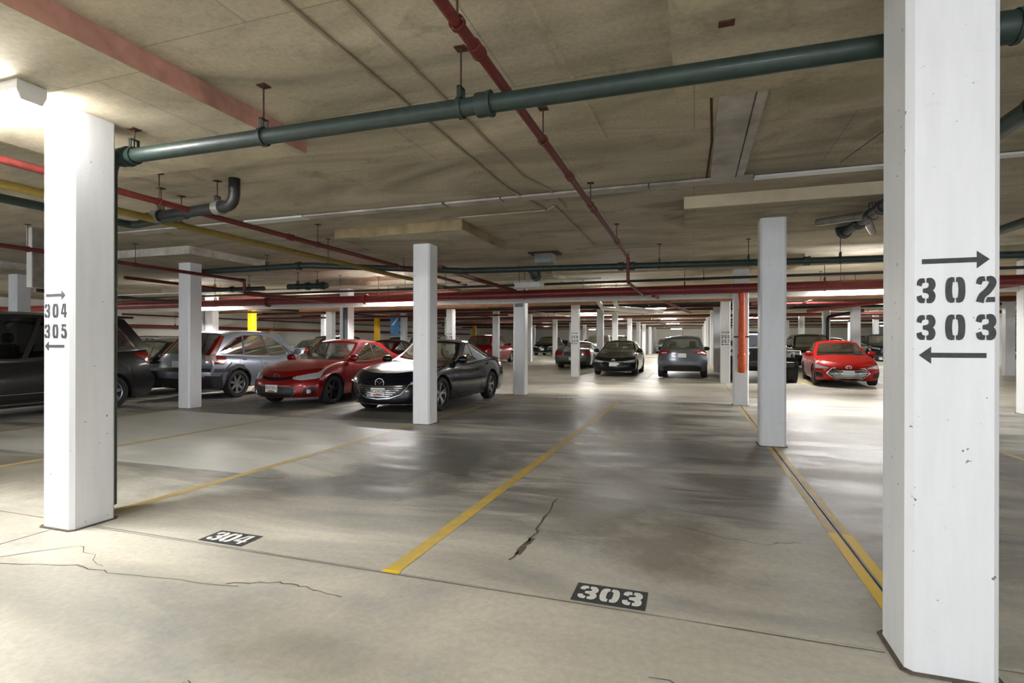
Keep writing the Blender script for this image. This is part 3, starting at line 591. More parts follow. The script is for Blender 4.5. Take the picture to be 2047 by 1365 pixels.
link('ceiling_ridge', MB().tube([(-.95, -1, 3.203), (-.9, 2.2, 3.203), (-.8, 3.6, 3.203), (-.75, 4.8, 3.203)], .022, 6), M['panel'], cei)

# ---------------------------------------------------------------- lamps
def lamp(x, y, label, along='x', drop=0.0, panel=True, lit=True, L_=1.22, group=None, lens='lens'):
    z = (ZP if panel else ZC) + R(y) - drop
    t = empty('ceiling_light', (x, y, z), 0 if along == 'x' else PI / 2, label=label, category='ceiling light')
    if group: t['group'] = group
    a = L_ / 2
    link('housing', MB().box(-a, a, -.085, .085, -.06, 0), M['lamp_white'], t)
    for s in (-1, 1): link('end_cap', MB().prism([(-.085, -.06), (.085, -.06), (.06, -.12), (-.06, -.12)], .012, (s * a - (.012 if s > 0 else 0), 0, 0), (0, 1, 0), (0, 0, 1)), M['lamp_white'], t)
    v = [(-.08, -.06), (.08, -.06), (.068, -.1), (.045, -.118), (-.045, -.118), (-.068, -.1)]
    link('diffuser', MB().prism(v[::-1], 2 * a - .03, (-a + .015, 0, 0), (0, 1, 0), (0, 0, 1)), M[lens], t)
    if drop > .02:
        for s in (-1, 1): link('suspension_rod', MB().tube([(s * a * .7, 0, 0), (s * a * .7, 0, drop)], .005, 5), M['rust'], t)
    return t
lamp(-4.72, 2.33, 'lit fluorescent fixture above the 304 305 column at the left edge')
vis = [(-9.3, 21.2, 'bright fluorescent light over the dark blue sedan'), (-20.5, 21.0, 'fluorescent light beside the yellow column'), (-19.6, 27.0, 'fluorescent light right of the timber brace'),
       (-9.8, 39.5, 'fluorescent light above the black SUV facing the camera'), (-2.0, 29.5, 'nearest fluorescent light over the centre aisle'), (-2.0, 38.5, 'second fluorescent light over the centre aisle'), (-2.0, 47, 'third fluorescent light over the centre aisle'), (-2.0, 56, 'fourth fluorescent light over the centre aisle'),
       (-6.4, 34.5, 'fluorescent light left of the dark sedan roof'), (3.6, 20.6, 'fluorescent light above the red sedan at right, nearest'), (5.9, 37.2, 'fluorescent light far behind the red sedan'), (9.5, 32, 'fluorescent light right of the far column at right'), (12.5, 39, 'far fluorescent light at the right'),
       (-15.3, 40.2, 'far fluorescent light left of centre'), (-6.3, 48, 'far fluorescent light at centre left'), (-15, 54, 'farthest fluorescent light at left'), (4.2, 46, 'far fluorescent light at centre right'), (11, 49, 'far fluorescent light before the right rows end'), (18, 44, 'far fluorescent light at far right'), (19, 33, 'fluorescent light hidden behind the 302 303 column')]
for x, y, lb in ((-8.0, 13.15, 'added fill light hidden behind the red main, above the two parked sedans'), (3.4, 13.15, 'added fill light hidden behind the red main, left of the 302 303 column'), (-14.6, 13.15, 'added fill light hidden behind the red main at far left')): lamp(x, y, lb, panel=False, drop=.5)  # lamps added out of sight behind the main to brighten the bays
for x, y, lb in vis: lamp(x, y, lb, drop=.02, panel=False)
for x, y in ((6.1, 2.3), (-15.5, 2.4), (1.0, -3.4), (-9.6, -3.4), (11.8, -3.4), (-21.5, 9), (14.0, 12.2), (16.9, 2.4), (-21, 15.6), (24, 17), (26, 30), ):
    lamp(x, y, 'fluorescent light fixture out of the direct view', group='lamps outside the view', panel=False)
for x, y, lb in ((-13.2, 16.9, 'added hanging fill light over the aisle at left'), (-2.4, 16.9, 'added hanging fill light over the aisle in the centre'), (9.0, 16.6, 'added hanging fill light over the aisle at right'), (-2, 68, 'added fill light by the end wall, in the centre'), (-12, 68, 'added fill light by the end wall, at left'), (8, 68, 'added fill light by the end wall, right of centre'), (18, 62, 'added fill light by the end wall, at far right')):  # added fill lamps: aisle ones hidden by pipes, others brighten the end wall
    lamp(x, y, lb, panel=False, drop=.21, lens='lens_dim' if y < 20 else 'lens')

# ---------------------------------------------------------------- cars
class Car:
    """front bumper at y=0, tail at y=L, x across; the thing's origin is under the middle of the car"""
    def __init__(s, L=4.6, W=1.8, H=1.45, wb=2.7, fo=.92, tr=.325, tw=.21, zs=.20, top=None, belt=.92, cab=(1.25, 2.05, 3.3, 4.15), roofz=None, wbase=.90, wtop=.66,
                 fplan=.34, rplan=.26, nose=None, tail=None, win=None, rear_win=(.12, .9), bump=1.0, bsill=None, clr=0, arch=None, glassq='glass'):
        s.__dict__.update(locals())
        s.top = top or [(0, .70), (.35, .80), (cab[0], belt + .02), (cab[3], belt + .06), (L - .2, belt + .03), (L, belt)]
        s.nose = nose or [(0, .10), (.15, .02), (.4, 0), (.65, .02), (.85, .07), (1, .2)]
        s.tail = tail or [(0, .12), (.2, .02), (.45, 0), (.7, .03), (.9, .08), (1, .16)]
        s.roofz = roofz or [(cab[1] - .9, H - .25), (cab[1], H - .03), ((cab[1] + cab[2]) / 2, H), (cab[2], H - .04), (cab[3], H - .3)]
        s.win = win or ([(.06, .1), (.12, .12), (.9, .12)], [(.06, .12), (.14, .8), (.3, .92), (.6, .9), (.8, .7), (.9, .14)])
        s.ar = (arch or tr * 1.16)
        s.wy = (fo, fo + wb)
    def zt(s, y): return sinterp(s.top, y)
    def P(s, u, sv, t):                          # lower body
        au = abs(u)
        yf = s.fplan * au ** 2.6 + interp2(s.nose, t); yr = s.L - s.rplan * au ** 2.6 - interp2(s.tail, t)
        y = yf + sv * (yr - yf)
        z0 = s.zs
        if au > .7:
            for wy in s.wy:
                d = abs(y - wy)
                if d < s.ar: z0 = max(z0, s.tr + math.sqrt(s.ar ** 2 - d * d))
        ztop = s.zt(y) - .045 * au ** 4
        z = z0 + t * (ztop - z0)
        tt = (z - s.zs) / (ztop - s.zs)
        sd = interp2([(0, .93), (.12, .965), (.4, 1.0), (.66, .99), (.82, .965), (.94, .925), (1, .885)], tt)
        tap = 1 - .07 * max(0, 1 - y / .9) ** 2 - .05 * max(0, 1 - (s.L - y) / .8) ** 2
        x = u * s.W / 2 * sd * tap
        return Vector((x, y - s.L / 2, z))
    def K(s, u, sv, t):                          # cabin
        cy0, ry0, ry1, by1 = s.cab; au = abs(u)
        tt = t
        yf = cy0 + (ry0 - cy0) * (t + .10 * t * (1 - t)) + .16 * au ** 2 * (1 - .5 * t); yr = by1 - (by1 - ry1) * (t + .0 * t * (1 - t)) - .12 * au ** 2 * (1 - .4 * t)
        y = yf + sv * (yr - yf)
        zb = s.zt(y) - .045; zr = sinterp(s.roofz, y) - .045 * au ** 3
        z = zb + tt * (zr - zb)
        wv = s.wbase + (s.wtop - s.wbase) * (max(t, 0) ** 1.35)
        tap = 1 - .05 * max(0, 1 - (y - cy0) / .9) ** 2 - .06 * max(0, 1 - (by1 - y) / .9) ** 2
        return Vector((u * s.W / 2 * wv * tap, y - s.L / 2, z))
def interp2(tab, x):
    return sinterp(tab, x)
def surf_patch(fn, rows, off=.004, thick=.004, nb=4, flip=False, fb=None):
    """rows: [(a, lo, hi)]; patch on surface fn(a, b), raised by off+thick, with skirts"""
    mb = MB(); V = []
    def nrm(a, b):
        e = 1e-3; p = fn(a, b); da = fn(a + e, b) - fn(a - e, b); db = fn(a, b + e) - fn(a, b - e); n = da.cross(db)
        if n.length < 1e-12: return p, Vector((0, 0, 1))
        n.normalize(); return p, (-n if flip else n)
    for a, lo, hi in rows:
        V.append([nrm(a, lo + (hi - lo) * k / nb) for k in range(nb + 1)])
    top = [[p + n * (off + thick) for p, n in r] for r in V]; bot = [[p + n * (off - .012) for p, n in r] for r in V]
    n_, m_ = len(rows), nb + 1
    v = [p for r in top for p in r]; f = []
    for i in range(n_ - 1):
        for j in range(m_ - 1): f.append((i * m_ + j, (i + 1) * m_ + j, (i + 1) * m_ + j + 1, i * m_ + j + 1))
    per = [(i, 0) for i in range(n_)] + [(n_ - 1, j) for j in range(1, m_)] + [(i, m_ - 1) for i in range(n_ - 2, -1, -1)] + [(0, j) for j in range(m_ - 2, 0, -1)]
    b0 = len(v); v += [bot[i][j] for i, j in per]; k = len(per)
    for q in range(k):
        i, j = per[q]; i2, j2 = per[(q + 1) % k]
        f.append((i * m_ + j, b0 + q, b0 + (q + 1) % k, i2 * m_ + j2))
    if flip: f = [x[::-1] for x in f]
    return mb.add(v, f)
def wheel_meshes(r, w_, kind, n=28):
    key = (round(r, 3), round(w_, 3), kind)
    if key in WH: return WH[key]
    t = MB(); h = w_ / 2; ri = r * (.62 if kind[1] == 'o' else .68)
    t.lathe([(-h * .8, ri), (-h, ri * 1.08), (-h, r * .93), (-h * .7, r), (h * .7, r), (h, r * .93), (h, ri * 1.08), (h * .8, ri), (h * .5, ri * .97), (-h * .5, ri * .97)], 'x', n, closed=True)
    if kind[1] == 'o':                            # chunky off-road tread
        for k in range(22):
            for sx in (-1, 1):
                a = 2 * PI * (k + (.5 if sx > 0 else 0)) / 22; c, s_ = math.cos(a), math.sin(a)
                v = []
                for dx in (0, .55 * h * sx + .2 * h * sx):
                    for da in (-.06, .06):
                        for rr in (r - .01, r + .012):
                            ca, sa = math.cos(a + da), math.sin(a + da); v.append((.22 * h * sx + dx, rr * ca, rr * sa))
                t.add(v, [(0, 1, 3, 2), (4, 6, 7, 5), (0, 4, 5, 1), (2, 3, 7, 6), (1, 5, 7, 3)])
    m = MB(); X = h * .62
    m.lathe([(X, ri), (X + .008, ri * .985), (X - .005, ri * .93), (X - .10, ri * .9), (-X, ri)], 'x', n)   # barrel; +x is the outside
    m.lathe([(X - .02, .0), (X - .015, ri * .17), (X - .05, ri * .22)], 'x', 12)
    ns = kind[0]; 
    for k in range(ns):
        a0 = 2 * PI * k / ns + .2
        for a in ((a0 - .14, a0 + .14) if kind[2] == 'y' else (a0,)):
            w0, w1 = (.10 * ri, .075 * ri) if kind[2] == 'y' else ((.16 * ri, .12 * ri) if ns > 6 else (.2 * ri, .17 * ri))
            ca, sa = math.cos(a), math.sin(a); rr0, rr1 = ri * .14, ri * .95; v = []
            c0, s0 = math.cos(a0), math.sin(a0)
            for (rr, ww, xx, (cc, ss)) in ((rr0, w0, X - .022, (c0, s0)), (rr1, w1, X - .002, (ca, sa))):
                tx, ty = -ss, cc
                for sg in (-1, 1): v += [(xx, rr * cc + tx * ww * sg, rr * ss + ty * ww * sg), (xx - .03, rr * cc + tx * ww * sg, rr * ss + ty * ww * sg)]
            m.add(v, [(0, 2, 6, 4), (1, 5, 7, 3), (0, 4, 5, 1), (2, 3, 7, 6)])
    dsk = MB().lathe([(X - .09, 0), (X - .09, ri * .9)], 'x', n)
    out = []
    for mb, nm in ((t, 'wheel'), (m, 'rim'), (dsk, 'brake_disc')):
        me = bpy.data.meshes.new(nm); me.from_pydata(mb.v, [], mb.f); me.update()
        try: me.shade_smooth(); me.set_sharp_from_angle(angle=math.radians(38))
        except Exception: pass
        out.append(me)
    WH[key] = out; return out
WH = {}
def add_wheel(par, x, y, r, w_, kind, rim, z=None):
    t, m, d = wheel_meshes(r, w_, kind)
    o = bpy.data.objects.new('wheel', t); C.objects.link(o); o.parent = par; o.location = (x, y, r if z is None else z)
    if x < 0: o.rotation_euler = (0, 0, PI)
    if not t.materials: t.materials.append(M['tire'])
    for me, nm, mt in ((m, 'rim', rim), (d, 'brake_disc', 'under')):
        q = bpy.data.objects.new(nm, me); C.objects.link(q); q.parent = o
        if not me.materials: me.materials.append(M[mt])
        q.material_slots[0].link = 'OBJECT'; q.material_slots[0].material = M[mt]
    return o
def rows(A, lo, hi): return [(a, interp(lo, a), interp(hi, a)) for a in A]
def build_car(c, name, loc, rz, label, paint, detail=2, wheel=(5, 'c', 's'), rim='rim', front='plain', rear='plain', cat='car', pt=None, group=None, doors=2, plates=('', ''), mirror=None, lamps_col=None, glass=None, rails=False, trimcol='chrome'):
    t = empty(name, loc, rz, label=label, category=cat)
    if group: t['group'] = group
    pm = M[paint]; ns = {2: 96, 1: 60, 0: 36}[detail]; nt = {2: 12, 1: 9, 0: 6}[detail]; nu = {2: 16, 1: 12, 0: 8}[detail]
    gm = glass or c.glassq
    if detail == 0: gm = 'glass_far'
    tl = fr(0, 1, nt); us = [math.sin(a * PI / 2) if True else a for a in fr(-1, 1, nu)]
    cy0, ry0, ry1, by1 = c.cab
    # door gaps as s ranges (measured along the body)
    def s_at(y):
        return y / c.L
    body = MB()
    if detail == 2 and doors:
        d0 = s_at(c.wy[0] + c.ar + .10); d1 = s_at(cy0 + (by1 - cy0) * (.50 if doors == 2 else .62)); d2 = s_at(min(c.wy[1] + .02, by1 - .15)) if doors == 2 else d1
        cuts = [(d0, d1)] + ([(d1, d2)] if doors == 2 else [])
    else: cuts = []; d0 = d2 = None
    for sg in (-1, 1):
        side = lambda sv, tt: c.P(sg, sv, tt)
        if cuts:
            for a, b in ((0, cuts[0][0]), (cuts[-1][1], 1)): body.grid(side, fr(a, b, max(8, int(ns * (b - a)))), tl, sg > 0)
            body.grid(side, fr(cuts[0][0], cuts[-1][1], ns // 2), [0, .06, .14], sg > 0)
            for (a, b) in cuts:
                g = .0012; nm = 'door'
                mb = MB().grid(side, fr(a + g, b - g, 26), [.15] + [v for v in tl if v > .18], sg > 0)
                link(nm, mb, pm, t, 50)
                hy = (b - .035)
                p = c.P(sg, hy, .80); q = c.P(sg, hy - .03, .80)
            # handles
            for (a, b) in cuts:
                p = c.P(sg, b - .052, .80); q = c.P(sg, b - .020, .80); ox = sg * .022
                link('door_handle', MB().tube([(p.x, p.y, p.z), (p.x + ox, p.y + .015, p.z), (q.x + ox, q.y - .015, q.z), (q.x, q.y, q.z)], .011, 8), pm if trimcol != 'chromeh' else M['chrome'], t, 50)
        else: body.grid(side, fr(0, 1, ns), tl, sg > 0)
        # arch lip, flange inward
        for wy in c.wy:
            A = [wy - c.ar * math.cos(k * PI / 20) for k in range(21)]
            lip = MB(); v = []
            for k, y in enumerate(A):
                zz = c.tr + math.sqrt(max(0, c.ar ** 2 - (y - wy) ** 2)); sv = y / c.L
                for _ in range(3):
                    pp = c.P(sg, sv, 0.001); sv += (y - c.L / 2 - pp.y) / c.L
                pp = c.P(sg, sv, .002); X_ = abs(pp.x)
                for xx in (X_ + .002, X_ * .70): v.append((sg * xx, y - c.L / 2, max(zz, c.zs)))
            lip.add(v, [(2 * i, 2 * i + 1, 2 * i + 3, 2 * i + 2) for i in range(20)]); link('wheel_arch', lip, M['under'], t, 60)
    body.grid(lambda u, tt: c.P(u, 0, tt), us, tl, True); body.grid(lambda u, tt: c.P(u, 1, tt), us, tl, False)
    sl = fr(0, 1, max(20, ns // 2))
    body.grid(lambda sv, u: c.P(u, sv, 1), sl, us, True)
    link('body', body, pm, t, 42)
    hw = c.W / 2
    und = MB(); und.box(-hw * .68, hw * .68, .3 - c.L / 2, c.L / 2 - .3, c.zs - .01, min(c.zt(.3), c.zt(c.L - .3)) - .14)
    und.box(-hw * .90, hw * .90, c.wy[0] + c.ar + .02 - c.L / 2, c.wy[1] - c.ar - .02 - c.L / 2, c.zs - .01, c.belt - .1)
    link('underbody', und, M['under'], t)
    # cabin: shell strips and glass
    S_ = fr(0, 1, {2: 48, 1: 32, 0: 20}[detail]); lo, hi = c.win; a0, a1 = lo[0][0], lo[-1][0]
    shell = MB()
    glo = lambda a: sinterp(lo, a); ghi = lambda a: sinterp(hi, a)
    bp = None
    for sg in (-1, 1):
        side = lambda a, b: c.K(sg, a, b)
        SS = sorted(set([a0, a1] + [a for a in S_]))
        for i in range(len(SS) - 1):
            a, b = SS[i], SS[i + 1]; mid = (a + b) / 2
            if a0 <= mid <= a1:
                segs = [((0, glo(a)), (0, glo(b))), ((max(ghi(a), glo(a)), 1), (max(ghi(b), glo(b)), 1))]
            else: segs = [((0, 1), (0, 1))]
            for (la, ha), (lb, hb) in segs:
                k = 4; v = []
                for q, l_, h_ in ((a, la, ha), (b, lb, hb)): v += [side(q, l_ + (h_ - l_) * j / k) for j in range(k + 1)]
                f = [(j, k + 1 + j, k + 2 + j, j + 1) for j in range(k)]
                shell.add(v, [x[::-1] for x in f] if sg > 0 else f)
        # side glass panes
        if detail == 0: panes = [(a0, a1)]
        else:
            n = c.panes if hasattr(c, 'panes') else [.47]
            ed = [a0] + n + [a1]; panes = [(ed[i] + (.007 if i else 0), ed[i + 1] - (.007 if i < len(ed) - 2 else 0)) for i in range(len(ed) - 1)]
        for ip, (a, b) in enumerate(panes):
            AA = fr(a, b, 16); mb = MB(); v = []; k = 4
            for q in AA: v += [side(q, glo(q) + (max(ghi(q), glo(q) + .002) - glo(q)) * j / k) for j in range(k + 1)]
            f = [(i * 5 + j, i * 5 + 5 + j, i * 5 + 6 + j, i * 5 + 1 + j) for i in range(16) for j in range(4)]
            gg = gm
            if getattr(c, 'dark_rear', 0) and ip >= 1 and detail: gg = 'glass_dark'
            link('side_window', mb.add(v, [x[::-1] for x in f] if sg > 0 else f), M[gg], t, 60)
        if detail and len(panes) > 1:
            for k_ in range(len(panes) - 1):
                m0 = panes[k_][1]; m1 = panes[k_ + 1][0]
                link('window_pillar', surf_patch(side, [(m0 - .006, glo(m0), ghi(m0)), (m1 + .006, glo(m1), ghi(m1))], .0, .003, 4, sg < 0), M['trim'], t)
        if detail == 2 and trimcol == 'chrome':
            out = [side(q, glo(q)) for q in fr(a0, a1, 24)] + [side(q, max(ghi(q), glo(q))) for q in fr(a1, a0, 24)]
            out = [p + Vector((sg * .004, 0, 0)) for p in out]
            link('window_trim', MB().tube(out, .0075, 5, False), M['chrome'], t, 60)
    # front and rear screens
    for sv, (tlo, thi), nm in ((0, (.05, .95), 'windscreen'), (1, c.rear_win, 'rear_window')):
        fn = lambda u, tt: c.K(u, sv, tt)
        ue = .90
        for A_, b0, b1 in (([-1, -ue], 0, 1), ([ue, 1], 0, 1)): shell.grid(fn, A_, fr(b0, b1, 8), sv == 0)
        shell.grid(fn, fr(-ue, ue, 12), [0, tlo], sv == 0); shell.grid(fn, fr(-ue, ue, 12), [thi, 1], sv == 0)
        link(nm, MB().grid(fn, fr(-ue, ue, 12), fr(tlo, thi, 6), sv == 0), M['glass_dark' if (getattr(c, 'dark_rear', 0) and sv == 1 and detail) else gm], t, 60)
    shell.grid(lambda sv, u: c.K(u, sv, 1) + Vector((0, 0, .03 * (1 - u * u) * 4 * min(1, sv * 6, (1 - sv) * 6) / 4)), fr(0, 1, 24), fr(-1, 1, 10), True)
    link('cabin_frame', shell, pm if detail else pm, t, 40)
    # wheels
    for y in c.wy:
        for sg in (-1, 1): add_wheel(t, sg * (hw - c.tw / 2 - .015), y - c.L / 2, c.tr, c.tw, wheel, rim)
    # mirrors
    mm = M[mirror] if mirror else pm
    for sg in (-1, 1):
        p = c.K(sg, .07, .06) if detail else c.K(sg, .08, .06)
        mb = MB(); cx, cy, cz = p.x + sg * .13, p.y + .02, p.z + .07
        mb.lathe([(-.12, .02), (-.10, .06), (-.04, .082), (.04, .085), (.09, .07), (.11, .03)], 'x', 12, (cx, cy, cz))
        mb.tube([(p.x - sg * .02, cy, p.z + .0), (p.x + sg * .06, cy, cz - .02)], .03, 6)
        mb.v = [(x, cy + (y - cy) * .62, z) for x, y, z in mb.v]
        link('mirror', mb, mm, t, 50)
    if detail == 2:
        it = empty_mesh = MB()
        zf = c.zs + .28
        for sg in (-.36, .36):
            sb = MB(); y_ = (ry0 + .55) - c.L / 2; X = sg * c.W / 1.8
            sb.rbox(X - .25, X + .25, y_, y_ + .14, c.belt - .45, c.belt + .18, .04); sb.rbox(X - .13, X + .13, y_ + .03, y_ + .12, c.belt + .2, c.belt + .38, .03)
            sb.rbox(X - .25, X + .25, y_ - .45, y_ + .1, c.belt - .5, c.belt - .36, .03)
            link('front_seat', sb, M['interior'], t, 40)
        rs = MB(); yb = min(c.cab[2] + .25, c.cab[3] - .35) - c.L / 2; rs.rbox(-.62, .62, yb, yb + .14, c.belt - .4, c.belt + .12, .04)
        for X in (-.38, .38): rs.rbox(X - .12, X + .12, yb + .03, yb + .11, c.belt + .13, c.belt + .25, .02)
        link('rear_seat', rs, M['interior'], t, 40)
        ds = MB(); yd = cy0 + .28 - c.L / 2; ds.rbox(-hw * .8, hw * .8, yd, yd + .5, c.belt - .35, c.belt - .0, .05); link('dashboard', ds, M['dash'], t, 40)
        sw = MB().lathe([(-.012, .17), (0, .182), (.012, .17), (0, .158)], 'y', 20, (.36, yd + .62, c.belt + .0), True); link('steering_wheel', sw, M['dash'], t, 60)
    if rails:
        for sg in (-1, 1):
            pts = [c.K(sg * .86, a, 1) + Vector((0, 0, .035 if .1 < a < .9 else .0)) for a in (.08, .14, .5, .84, .9)]
            link('roof_rail', MB().tube(pts, .014, 6), M['steel' if rails is True else rails], t, 60)
    F = lambda a, b: c.P(a, 0, b); Bk = lambda a, b: c.P(a, 1, b)
    def WF(a, b):                                # wraps from the front face round the corner: |a|<=1 front, beyond it side
        sg = 1 if a >= 0 else -1; a_ = abs(a)
        return c.P(sg * a_, 0, b) if a_ <= 1 else c.P(sg, (a_ - 1) * .5, b)
    def WB(a, b):
        sg = 1 if a >= 0 else -1; a_ = abs(a)
        return c.P(sg * a_, 1, b) if a_ <= 1 else c.P(sg, 1 - (a_ - 1) * .5, b)
    def fp(nm, rws, mat, off=.003, th=.004, par=t, back=False, **kw):
        fn = WB if back else WF
        mb = surf_patch(fn, rws, off, th, 4, back); return link(nm, mb, M[mat], par, 40, **kw)
    def both(nm, rws, mat, back=False, **kw):
        o1 = fp(nm, rws, mat, back=back, **kw); o2 = fp(nm, [(-a, l, h) for a, l, h in rws][::-1], mat, back=back, **kw); return o1, o2
    def badge(x, z, r, back=False, kind='oval'):
        y_ = (c.P(x / hw, 1 if back else 0, 0.5).y)
        # find y at that height
        best = min((abs(c.P(x / hw, 1 if back else 0, q / 40).z - z), c.P(x / hw, 1 if back else 0, q / 40).y) for q in range(41))
        y_ = best[1] + (.012 if back else -.012)
        mb = MB(); P_ = []
        def ring(cx, cz, rx, rz_, w0=.009):
            pts = [(x + cx + rx * math.cos(k * PI / 10), y_, z + cz + rz_ * math.sin(k * PI / 10)) for k in range(21)]; mb.tube(pts, w0, 5, False)
        ring(0, 0, r, r * .68)
        if kind == 'ovals': ring(0, 0, r * .32, r * .6, .007); ring(0, r * .3, r * .7, r * .26, .007)
        elif kind == 'wing':
            mb.v = []; mb.f = []; ring(0, 0, r, r * .86, .008); mb.tube([(x - r * .9, y_, z + r * .25), (x - r * .35, y_, z + r * .2), (x, y_, z - r * .3), (x + r * .35, y_, z + r * .2), (x + r * .9, y_, z + r * .25)], .009, 5)
        elif kind == 'h':
            for dx in (-.35, .35): mb.tube([(x + r * dx * 1.1, y_, z + r * .5), (x + r * dx * .8, y_, z - r * .5)], .009, 5)
            mb.tube([(x - r * .3, y_, z), (x + r * .3, y_, z)], .009, 5)
        elif kind == 'bar': mb.box(x - r * 1.1, x + r * 1.1, y_ - .006, y_ + .006, z - r * .14, z + r * .14)
        link('emblem', mb, M['chrome'], t, 50)
    def plate(z, text, back=False, blue=False, cx=0):
        ys_ = [c.P(0, 1 if back else 0, q / 40) for q in range(41)]; best = min(ys_, key=lambda p: abs(p.z - z)); e = max(p.y for p in ys_ if abs(p.z - z) < .09) if back else min(p.y for p in ys_ if abs(p.z - z) < .09)
        y_ = e + (.02 if back else -.02); s_ = -1 if back else 1; wd, hh = .305, .155
        o = link('licence_plate', MB().rbox(cx - wd / 2, cx + wd / 2, min(y_, y_ + s_ * .03), max(y_, y_ + s_ * .03), z - hh / 2, z + hh / 2, .003), M['plateblue' if blue else 'plate'], t)
        if text:
            cu = bpy.data.curves.new('plate_text', 'FONT'); cu.body = text; cu.size = .088; cu.align_x = 'CENTER'; cu.align_y = 'CENTER'; cu.extrude = .0015; cu.space_character = 1.12
            tmp = bpy.data.objects.new('tmp_text', cu); C.objects.link(tmp); bpy.context.view_layer.update()
            me = bpy.data.meshes.new_from_object(tmp.evaluated_get(bpy.context.evaluated_depsgraph_get())); bpy.data.objects.remove(tmp)
            me.materials.clear(); me.materials.append(M['platetext'])
            for vv in me.vertices:
                x_, z_ = vv.co.x * .82, vv.co.y * 1.1 + .012; d_ = vv.co.z
                vv.co = (cx + (-x_ if back else x_), y_ - s_ * (.002 + d_), z + z_)
            q = bpy.data.objects.new('lettering', me); C.objects.link(q); q.parent = o
            link('crest', MB().prism([(-.1, 0), (-.04, .012), (0, .02), (.05, .01), (.1, 0), (.1, -.018), (-.1, -.018)], .001, (cx, y_ - s_ * .002, z - .052), (1 if not back else -1, 0, 0), (0, 0, 1)), M['platecrest'], o)
        return o
    if front == 'corolla':
        g = fp('lower_grille', rows(fr(-.60, .60, 14), [(-.6, .07), (-.5, .05), (.5, .05), (.6, .07)], [(-.6, .34), (-.54, .47), (-.3, .50), (.3, .50), (.54, .47), (.6, .34)]), 'trim')
        for k in range(5):
            tt = .1 + k * .055; fp('grille_slat', rows(fr(-.5, .5, 8), [(-1, tt), (1, tt)], [(-1, tt + .018), (1, tt + .018)]), 'rim_black', off=.008, par=g)
        out = [F(a, b) for a, b in [(-.52, .03), (-.62, .2), (-.60, .36), (-.52, .52), (-.3, .54), (0, .545), (.3, .54), (.52, .52), (.60, .36), (.62, .2), (.52, .03)]]
        link('grille_surround', MB().tube([p + Vector((0, -.012, 0)) for p in out], .011, 6), M['chrome'], t, 50)
        fp('upper_grille', rows(fr(-.55, .55, 12), [(-.55, .80), (0, .72), (.55, .80)], [(-.55, .85), (0, .84), (.55, .85)]), 'rim_black'); badge(0, .655, .078, False, 'ovals')
        for o_ in both('headlamp', rows(fr(.5, 1.36, 12), [(.5, .78), (.7, .70), (.95, .70), (1.2, .80), (1.36, .93)], [(.5, .84), (.9, .88), (1.2, .93), (1.36, .95)]), 'lampglass'): pass
        both('indicator', rows(fr(1.18, 1.33, 5), [(1.18, .83), (1.33, .91)], [(1.18, .91), (1.33, .94)]), 'amber', off=.008)
        both('fog_lamp_recess', rows(fr(.76, .96, 6), [(.76, .14), (.96, .12)], [(.76, .36), (.9, .44), (.96, .38)]), 'rim_black')
        for sg in (-1, 1):
            p = F(sg * .86, .25); link('fog_lamp', MB().lathe([(-.03, .0), (-.028, .045), (.02, .05)], 'y', 14, (p.x, p.y - .005, p.z)), M['clear'], t, 40)
        plate(.40, plates[0])
    elif front == 'mazda':
        lo_ = [(-.62, .58), (-.52, .38), (-.3, .27), (0, .24), (.3, .27), (.52, .38), (.62, .58)]; hi_ = [(-.62, .68), (0, .71), (.62, .68)]
        g = fp('grille', rows(fr(-.6, .6, 16), lo_, hi_), 'rim_black')
        for k in range(6):
            tt = .31 + k * .068; wv = .30 + .055 * k if k < 4 else .54
            fp('grille_bar', [(a, tt, tt + .014) for a in fr(-wv, wv, 8)], 'chrome', off=.010, par=g)
        pts = [(-.98, .70), (-.66, .68), (-.62, .58), (-.52, .37), (-.3, .255), (0, .22), (.3, .255), (.52, .37), (.62, .58), (.66, .68), (.98, .70)]
        link('grille_surround', MB().tube([F(a, b) + Vector((0, -.012, 0)) for a, b in pts], .013, 6), M['chrome'], t, 50); badge(0, .61, .095, False, 'wing')
        both('headlamp', rows(fr(.68, 1.25, 10), [(.68, .68), (1.0, .68), (1.25, .82)], [(.68, .74), (1.1, .84), (1.25, .87)]), 'lampglass')
        fp('lower_grille', rows(fr(-.62, .62, 10), [(-.62, .05), (.62, .05)], [(-.62, .18), (.62, .18)]), 'rim_black'); both('fog_lamp_recess', rows(fr(.74, .98, 5), [(.74, .1), (.98, .14)], [(.74, .30), (.98, .38)]), 'rim_black')
        fp('chin_strip', rows(fr(-.9, .9, 14), [(-1, .0), (1, .0)], [(-1, .02), (1, .02)]), 'chrome'); plate(.44, plates[0])
    elif front == 'civic':
        fp('lower_grille', rows(fr(-.55, .55, 10), [(-.55, .08), (.55, .08)], [(-.55, .26), (.55, .26)]), 'rim_black'); fp('upper_grille', rows(fr(-.5, .5, 10), [(-.5, .73), (0, .66), (.5, .73)], [(-.5, .80), (.5, .80)]), 'rim_black')
        fp('grille_bar', rows(fr(-.5, .5, 10), [(-1, .74), (1, .74)], [(-1, .79), (1, .79)]), 'chrome', off=.008)
        both('headlamp', rows(fr(.5, 1.26, 10), [(.5, .70), (1.0, .66), (1.26, .80)], [(.5, .78), (1.0, .85), (1.26, .90)]), 'lampglass'); both('indicator', rows(fr(1.03, 1.2, 5), [(1.0, .74), (1.2, .82)], [(1.0, .83), (1.2, .87)]), 'amber', off=.008); badge(0, .63, .07, False, 'h'); plate(.47, plates[0])
    elif front == 'elantra':
        lo_ = [(-.66, .44), (-.42, .12), (.42, .12), (.66, .44)]; hi_ = [(-.66, .46), (-.5, .72), (.5, .72), (.66, .46)]
        g = fp('grille', rows(fr(-.64, .64, 16), lo_, hi_), 'rim_black')
